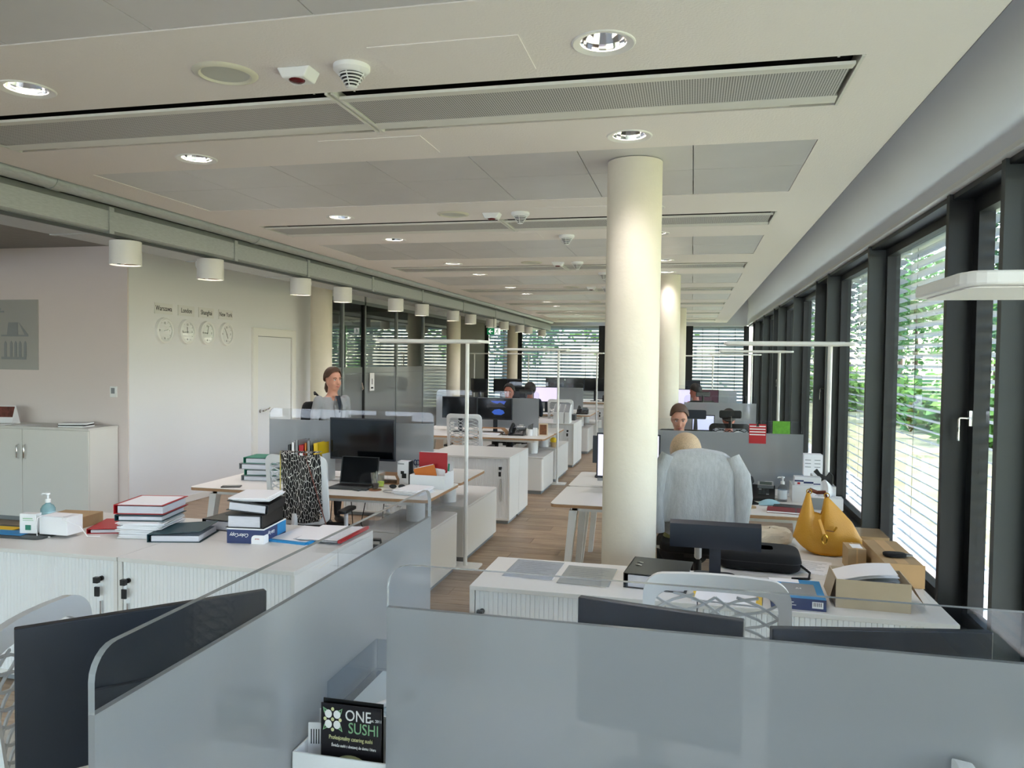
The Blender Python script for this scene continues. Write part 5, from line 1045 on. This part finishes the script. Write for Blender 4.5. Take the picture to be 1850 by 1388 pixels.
t = thing('pen_cup', 'white pen holder with dark pens beside the picture frame', 'cup', (-2.17, Y2-.42, DZ), 0); MB().lathe([(.0001, 0), (.045, 0), (.045, .09), (.041, .09), (.041, .006)], 8).build('cup_body', PLASTW, t); MB().box(.04, -.03, 0, .09, .03, .11).build('cup_box', PLASTW, t)
for q in range(4): MB().cyl((-.02+.012*q, 0, .01), (-.03+.02*q, .01, .14+.01*q), .005, n=6).build('pen', PLASTB, t)
t = thing('photo_frame', 'pale wooden photo frame with brown picture on second bench', 'picture frame', (-2.0, Y2-.38, DZ), 0); MB().box(-.065, -.008, 0, -.05, .008, .17).box(.05, -.008, 0, .065, .008, .17).box(-.05, -.008, 0, .05, .008, .015).box(-.05, -.008, .155, .05, .008, .17).build('frame', M('pale_wood', 'd8c3a8', .6), t); bx('photo', M('brown_photo', '7a4a2a', .5, var=.3, vscale=30), -.05, -.002, .015, .05, .002, .155, t)
t = thing('small_plant', 'small yellow flower pot on the low cabinet of second bench', 'plant', (-2.0, Y2+.45, .5), 0); MB().lathe([(.0001, 0), (.04, 0), (.05, .07), (.0001, .07)], 14).build('pot', CARD, t, True); MB().ell((0, 0, .10), (.05, .05, .045), 14, 8).build('blossom', YEL, t)
sheets('stack of small books on the low cabinet of second bench', (-2.06, Y2+.7, .5), 0, 4, .14, .2, 'books', PAPER, .01, 'book_stack', .014, 33)
for k in range(3):
    t = thing('magazine_file', f'white magazine file on the cabinet behind second bench, {ORD[k]} from the left', 'file', (-2.225+.095*k, Y2+2.05, .735), 0, 'white magazine files')
    MB().prism([(-.13, 0), (.13, 0), (.13, .31), (.05, .31), (-.13, .18)], -.042, .042, lambda a, b, q: (q, a, b)).build('file_box', PLASTW, t); MB().prism([(.125, .30), (.048, .30), (-.125, .178), (-.122, .176), (.048, .296)], -.036, .036, lambda a, b, q: (q, a, b+.011)).build('file_contents', GREYC, t)
# ---- third and fourth corridor benches
Y3 = LYC[2]
make_monitor('monitor with pale lilac document on third corridor bench', (-2.86, Y3-.25, DZ), 0, .52, .31, .20, M('lilac_document', 'c9bfe2', .3, emit='c9bfe2', estr=.2)); make_monitor('dark monitor left of the lilac document monitor', (-3.42, Y3-.25, DZ), .1, .5, .31, .20)
desk_phone('black desk phone on the aisle end of third corridor bench', (-2.08, Y3-.5, DZ), 0)
t = thing('pen_cup', 'white pen holder on third corridor bench', 'cup', (-2.32, Y3-.6, DZ), 0); MB().lathe([(.0001, 0), (.04, 0), (.04, .12), (.036, .12), (.036, .006)], 12).build('cup_body', PLASTW, t)
boxitem('black_case', 'dark box on the low cabinet of third corridor bench', 'box', (-2.15, Y3-1.95, .735), 0, (.3, .2, .1), FRAME)
Y4 = LYC[3]
for k, (x, w) in enumerate(((-2.45, .56), (-2.98, .5), (-3.5, .5))): make_monitor(f'dark monitor on the farthest corridor bench, {ORD[k]} from the aisle', (x, Y4-.2, DZ), 0, w, .33, .26)
desk_phone('black desk phone on the farthest corridor bench', (-2.12, Y4-.4, DZ), .2)
make_desk('distant white desk by the corridor column before the far blinds', -5.4, -4.05, 17.98, 18.95, 0); make_desk('distant white desk by the windows beyond the third window bench', -.6, 1.0, 18.8, 19.6, 0)
for k, (px, y, w) in enumerate(((865, 18.2, .3), (905, 18.6, .28), (930, 18.5, .26))):
    q = at(px, 700, 'y', y); make_monitor(f'distant dark monitor beside the far blinds, {ORD[k]} from the left', (q.x, y, DZ), 0, w+.1, .34, .24, None, 0)
# ---- second and third window benches
make_monitor('dark monitor seen over the second window-side screen, maroon display', (.30, RYC[2]-.25, DZ), 0, .42, .31, .21, M('maroon_screen', '5a3a48', .3)); make_monitor('monitor with lilac screen beside the person in red', (-.22, RYC[2]-.25, DZ), 0, .42, .31, .21, M('lilac_screen_far', 'bdb8df', .3, emit='bdb8df', estr=.2))  # first screen has its own plain maroon base colour
make_monitor('small monitor with lilac screen between the black headrests', (.16, RYC[1]-.25, DZ), 0, .3, .22, .12, M('lilac_screen_small', 'b9bede', .3, emit='b9bede', estr=.2))
make_monitor('distant monitor back beyond the third window bench', (-.1, 19.2, DZ), PI, .6, .35, .25, None, 0)

q = at(1257, 749, 'y', 10.55)
t = thing('scanner_monitor', 'small dark bar screen on a stand at second window bench', 'monitor', (q.x, 10.55, DZ), 0); MB().prism(rrect(.27, .12, .02, 4, 0, q.z-DZ), -.02, .02, lambda a, b, d: (a, d, b)).build('bar', MONB, t); MB().prism([(-.02, .3), (.02, .3), (.03, .12), (.1, .012), (-.1, .012), (-.03, .12)], .021, .04, lambda a, b, d: (a, d, b)).build('neck', MONB, t); MB().prism(rrect(.2, .14, .04, 4, 0, .03), 0, .012, lambda a, b, d: (a, b, d)).build('stand_base', MONB, t)
# ---- on the wall cabinet
t = thing('book_stack', 'two thick magazines lying on the wall cabinet', 'books', (-6.42, 7.02, 1.022), .15); 
for k in range(3): MB(Matrix.Rotation(.1*k, 4, 'Z')).box(-.14, -.10, k*.014, .14, .10, k*.014+.013).build('magazine', (PAPER, PLASTB, PAPER)[k], t)
t = thing('desk_calendar', 'folded desk calendar with brown photo on the wall cabinet', 'calendar', (-7.36, 7.05, 1.022), .2); MB().prism([(-.07, 0), (.07, 0), (0, .2)], -.11, .11, lambda a, b, d: (d, a, b)).build('calendar_body', PAPER, t); MB(Matrix.Translation((0, -.07, 0)) @ Matrix.Rotation(-.337, 4, 'X')).box(-.1, -.002, .08, .1, -.0005, .2).build('photo', M('calendar_photo', '6b3a30', .5, var=.5, vscale=25), t)
sheets('white brochures spread on the wall cabinet', (-7.3, 6.93, 1.022), .4, 5, .21, .12, 'brochures', PAPER, .05, 'brochures', .003, 41)
sheets('open white leaflet lying on the wall cabinet middle', (-7.0, 6.98, 1.022), -.2, 2, .22, .15, 'leaflet', PAPER, .02, 'leaflet', .003, 42)
# ---------------------------------------------------------------- people
def loft(mb, rings, n=18):
    """rings of (cx, cy, cz, rx, ry, tilt-direction None) stacked into one closed surface"""
    vs = []
    for cx, cy, cz, rx, ry in rings:
        for k in range(n):
            a = 2*PI*k/n; vs.append((cx+rx*math.copysign(abs(math.cos(a))**.9, math.cos(a)), cy+ry*math.copysign(abs(math.sin(a))**.9, math.sin(a)), cz))
    fs = [(i*n+k, i*n+(k+1) % n, (i+1)*n+(k+1) % n, (i+1)*n+k) for i in range(len(rings)-1) for k in range(n)]
    fs += [tuple(range(n))[::-1], tuple((len(rings)-1)*n+k for k in range(n))]
    mb.add(vs, fs)
def limb(mb, pts, rs):
    mb.tube(pts, rs, 12)
    for p, r in zip(pts, rs): mb.ell(p, (r, r, r), 10, 7)
def hand_mesh(mb, o, d, s=1.0):
    """palm and five bent fingers; o wrist, d pointing direction"""
    d = Vector(d).normalized(); side = Vector((1, 0, 0)) if abs(d.x) < .8 else Vector((0, 1, 0)); side = (side-d*side.dot(d)).normalized(); nrm = d.cross(side)
    o = Vector(o); R = Matrix((side, nrm, d)).transposed(); mb.ell(o+d*.045, (.040, .016, .052), 12, 8, R)
    for k, L in enumerate((.066, .075, .07, .056)):
        b = o+d*.085+side*(-.03+.02*k); mb.tube([b-d*.02, b+d*L*.45, b+d*L*.8+nrm*.014, b+d*L+nrm*.028], [.0095, .009, .0085, .0065], 8)
    b = o+d*.03+side*.035; mb.tube([b-side*.01, b+side*.022+d*.03, b+side*.022+d*.058+nrm*.012], [.011, .010, .0075], 8)
def person(label, loc, rz, pose='sit', cloth=DARKC, skin=SKIN, hair=HAIRB, hairstyle='short', head_turn=0, head_nod=0, female=True, trousers=TROUS, sz=1.0, lean=0.0, arms='desk', fill=DARKC):
    t = thing('person', label, 'person', loc, rz); t.scale = (sz, sz, sz)
    sit = pose == 'sit'; zp = .56 if sit else .90      # pelvis height
    Y = lambda z: lean*(z-zp)
    def tor(dz, rx, ry, oy=0): z = zp+dz; return (0, Y(z)+oy, z, rx, ry)
    sw = .165 if female else .19
    mb = MB()
    loft(mb, [tor(-.10, .13, .10), tor(-.04, .165, .115), tor(.06, .155, .105), tor(.16, .13, .092), tor(.26, .14, .10, .008), tor(.36, .155, .112, .012), tor(.43, .16, .10), tor(.475, sw-.02, .075), tor(.50, .075, .06), tor(.53, .052, .055, .005), tor(.60, .05, .054, .018)])
    shz = zp+.455; sy = Y(shz)
    for s_ in (-1, 1):
        hip = (s_*.09, 0, zp-.04)
        if sit: limb(mb, [hip, (s_*.11, .25, zp-.05), (s_*.115, .43, zp-.05), (s_*.115, .45, zp-.25), (s_*.115, .43, .09)], [.085, .075, .058, .052, .038]); mb.ell((s_*.115, .50, .035), (.045, .12, .04), 12, 8)
        else: limb(mb, [hip, (s_*.095, .01, .70), (s_*.09, .015, .49), (s_*.09, -.015, .30), (s_*.085, -.02, .09)], [.092, .075, .056, .052, .036]); mb.ell((s_*.09, .045, .035), (.042, .12, .04), 12, 8)
        if arms == 'desk': A = [(s_*sw, sy, shz), (s_*(sw+.04), sy+.02, shz-.14), (s_*(sw+.045), sy+.06, shz-.26), (s_*(sw+.0), sy+.20, shz-.25), (s_*(sw-.04), sy+.31, shz-.235)]
        else: A = [(s_*sw, sy, shz), (s_*(sw+.035), sy-.02, shz-.15), (s_*(sw+.045), sy-.02, shz-.28), (s_*(sw+.03), sy+.08, shz-.42), (s_*(sw-.01), sy+.14, shz-.50)]
        limb(mb, A, [.058, .05, .042, .038, .03])
        hm_ = MB(); hand_mesh(hm_, A[-1], Vector(A[-1])-Vector(A[-2])); h_o = hm_.build('hand', skin, t, True)
        t['hand'+str(s_)] = 1; del t['hand'+str(s_)]
    # head in its own frame, then placed on the neck
    hc = Vector((0, Y(zp+.70)+.02, zp+.682)); HX = Matrix.Translation(hc) @ Matrix.Rotation(head_turn, 4, 'Z') @ Matrix.Rotation(head_nod, 4, 'X')
    hd = MB(HX)
    loft(hd, [(0, .045, -.118, .018, .022), (0, .040, -.110, .036, .040), (0, .022, -.09, .052, .062), (0, .008, -.06, .063, .082), (0, .0, -.02, .071, .094), (0, -.003, .02, .075, .099), (0, -.006, .055, .072, .095), (0, -.01, .085, .058, .078), (0, -.012, .105, .036, .05), (0, -.012, .115, .01, .015)], 22)
    hd.tube([(0, .094, .012), (0, .107, -.02), (0, .114, -.038), (0, .098, -.05)], [.007, .011, .015, .010], 8); hd.ell((0, .075, .028), (.055, .022, .012), 12, 8)
    for s_ in (-1, 1): hd.ell((s_*.036, .068, -.04), (.024, .022, .022), 10, 7); hd.ell((s_*.074, -.005, -.02), (.009, .018, .031), 10, 7)
    hd.ell((0, .086, -.078), (.026, .014, .014), 10, 7); hd.ell((0, .07, -.105), (.022, .02, .016), 10, 7)
    mb.v += hd.v; o_ = len(mb.v)-len(hd.v); mb.f += [[i+o_ for i in f] for f in hd.f]; mb.m += hd.m
    # drop to one continuous skin
    ob = mb.build('body', [skin, cloth, trousers, PLASTB], t); rm_ = ob.modifiers.new('skin', 'REMESH'); rm_.mode = 'VOXEL'; rm_.voxel_size = .0105; cs_ = ob.modifiers.new('smooth', 'SMOOTH'); cs_.factor = .5; cs_.iterations = 3
    bpy.context.view_layer.update(); me = bpy.data.meshes.new_from_object(ob.evaluated_get(bpy.context.evaluated_depsgraph_get())); ob.modifiers.clear(); ob.data = me; me.name = 'body'
    me.materials.clear()
    for m_ in (skin, cloth, trousers, PLASTB): me.materials.append(m_)
    neck = zp+.495
    for p in me.polygons:
        c = p.center; v_ = max(0, c.y-Y(c.z))*(.9 if c.z > zp+.30 and abs(c.x) < .05 else 0)
        if c.z < .075: i = 3
        elif c.z > neck-v_*.5+(.02 if c.y < 0 else 0) and abs(c.x) < .11: i = 0
        elif c.z < zp+.05 and not (arms != 'desk' and abs(c.x) > .15): i = 2
        else: i = 1
        p.material_index = i; p.use_smooth = True
    # features
    for s_ in (-1, 1):
        MB(HX).ell((s_*.031, .083, -.001), (.0135, .009, .0085), 12, 8).build('eye', EYEW, t, True); MB(HX).ell((s_*.031, .0905, -.001), (.0055, .003, .0058), 10, 7).build('iris', EYED, t, True); MB(HX).tube([(s_*.014, .094, .018), (s_*.03, .093, .024), (s_*.05, .079, .018)], .0036, 6).build('eyebrow', hair, t, True); MB(HX).tube([(s_*.018, .092, .004), (s_*.031, .0935, .0095), (s_*.046, .082, .003)], .0022, 5).build('eyelid', hair if female else skin, t, True)
    MB(HX).tube([(-.024, .088, -.071), (-.010, .0995, -.073), (0, .101, -.0755), (.010, .0995, -.073), (.024, .088, -.071)], [.002, .0042, .005, .0042, .002], 6).build('lips', LIP, t, True)
    # hair shell
    def hs(u, v, off=1.0):
        a = 2*PI*u; fr = math.sin(a)                      # +1 front, -1 back
        q = max(0, min(1, (.95-fr)/.75)); q = q*q*(3-2*q); lim = {'short': .88+.62*q+.40*max(0, -fr), 'bob': .92+1.40*q, 'tied': .86+.62*q+.40*max(0, -fr)}[hairstyle]
        th = lim*v; r = 1.07+.05*math.sin(PI*v)+(.04 if hairstyle == 'bob' else 0)
        bw = 1.14 if hairstyle == 'bob' else 1; x = bw*.076*r*math.sin(th)*math.cos(a); y = -.008+.101*r*math.sin(th)*math.sin(a); z = .012+.112*r/bw**.5*math.cos(th)
        return (x*(1+.02*math.sin(a*9)), y, z)
    sh = MB(HX).grid(hs, 40, 14).build('hair', hair, t, 2); so = sh.modifiers.new('thick', 'SOLIDIFY'); so.thickness = .012; so.offset = 1
    if hairstyle == 'tied': MB(HX).ell((0, -.115, -.055), (.026, .03, .034), 12, 8).tube([(0, -.12, -.06), (.0, -.135, -.10), (.0, -.125, -.145)], [.026, .024, .010], 10).build('ponytail', hair, t, True)
    return t
# standing woman in a blazer
W = person('woman standing in a grey blazer looking right, dark hair tied back', (-3.78, 7.70, 0), -PI/2-.55, 'stand', JACKET, SKIN, HAIRB, 'tied', .0, 0, True, TROUS, 1.0, 0, 'hang')
W.scale = (.985, .985, .985)
W['label'] = 'person standing in a grey blazer, brown hair tied back, looking right'
MB().tube([(.02, .105, 1.40), (.05, .12, 1.30), (.03, .135, 1.15), (.0, .13, 1.08)], .008, 6, sq=(.004, .014)).build('lapel', M('blazer_lapel', '7b7d81', .9), W, True); MB().tube([(-.03, .10, 1.40), (-.05, .12, 1.30), (-.03, .135, 1.15)], .008, 6, sq=(.004, .014)).build('lapel', M('blazer_lapel_b', '7b7d81', .9), W, True); MB().grid(lambda u, v: (-.03+.06*u*(1-v*.8), .112+.02*math.sin(PI*v), 1.41-.2*v), 6, 8).build('dark_top', DARKC, W, True)
t = thing('backpack', 'black bag hanging behind the standing person', 'bag', (-4.0, 7.66, .90), -PI/2-.55); MB().grid(pillow(.24, .12, .42, .4, 3), 28, 14).build('bag_body', FABB, t, 2); MB().tube([(-.08, 0, .4), (-.06, .03, .48), (.0, .06, .52), (.02, .1, .5)], .012, 8).build('bag_strap', FABB, t, True)
# seated people
person('blonde person sitting at the nearest window desk behind the sweater chair', (-.03, 5.42, 0), .1, 'sit', OLIVE, SKIN, HAIRL, 'bob', 0, -.1, True, sz=.95)
person('person with pulled back brown hair looking down over the window-side screen', (-.115, 7.95, 0), PI, 'sit', DARKC, SKIN, HAIRB, 'tied', .1, -.30, True, lean=.12)
person('person with cropped hair seen from behind against a black headrest', (.44, 9.62, 0), .0, 'sit', DARKC, SKINR, HAIRD, 'short', 0, 0, False, sz=.90)
person('person in a red top in profile at the third window bench', (.08, 14.35, 0), .9, 'sit', REDC, SKINR, HAIRD, 'short', 0, 0, False, sz=1.02)
person('person whose forehead shows above the second corridor screen', (-2.91, 12.35, 0), PI, 'sit', DARKC, SKINR, HAIRD, 'short', 0, 0, False, sz=1.02)
person('dark haired person seen from behind before the lilac document monitor', (-2.98, 14.35, 0), .15, 'sit', DARKC, SKINR, HAIRD, 'bob', 0, 0, True, sz=1.0)
# their black chairs with headrests
make_chair('black office chair with headrest behind the cropped hair person', (.44, 9.56, 0), 0, .0, 'black headrest office chairs', FABB, True, True)
make_chair('black office chair with headrest under the person in red', (.10, 14.27, 0), .3, .03, 'black headrest office chairs', FABB, True, True)
make_chair('black office chair with headrest under the dark haired person', (-2.98, 14.28, 0), .0, .0, 'black headrest office chairs', FABB, True, True)
make_chair('black office chair under the person at the second corridor screen', (-2.91, 12.42, 0), PI, .0, 'black headrest office chairs', FABB, False, True)
make_chair('black office chair under the looking-down person', (-.115, 8.02, 0), PI, .0, 'black headrest office chairs', FABB, False, True)
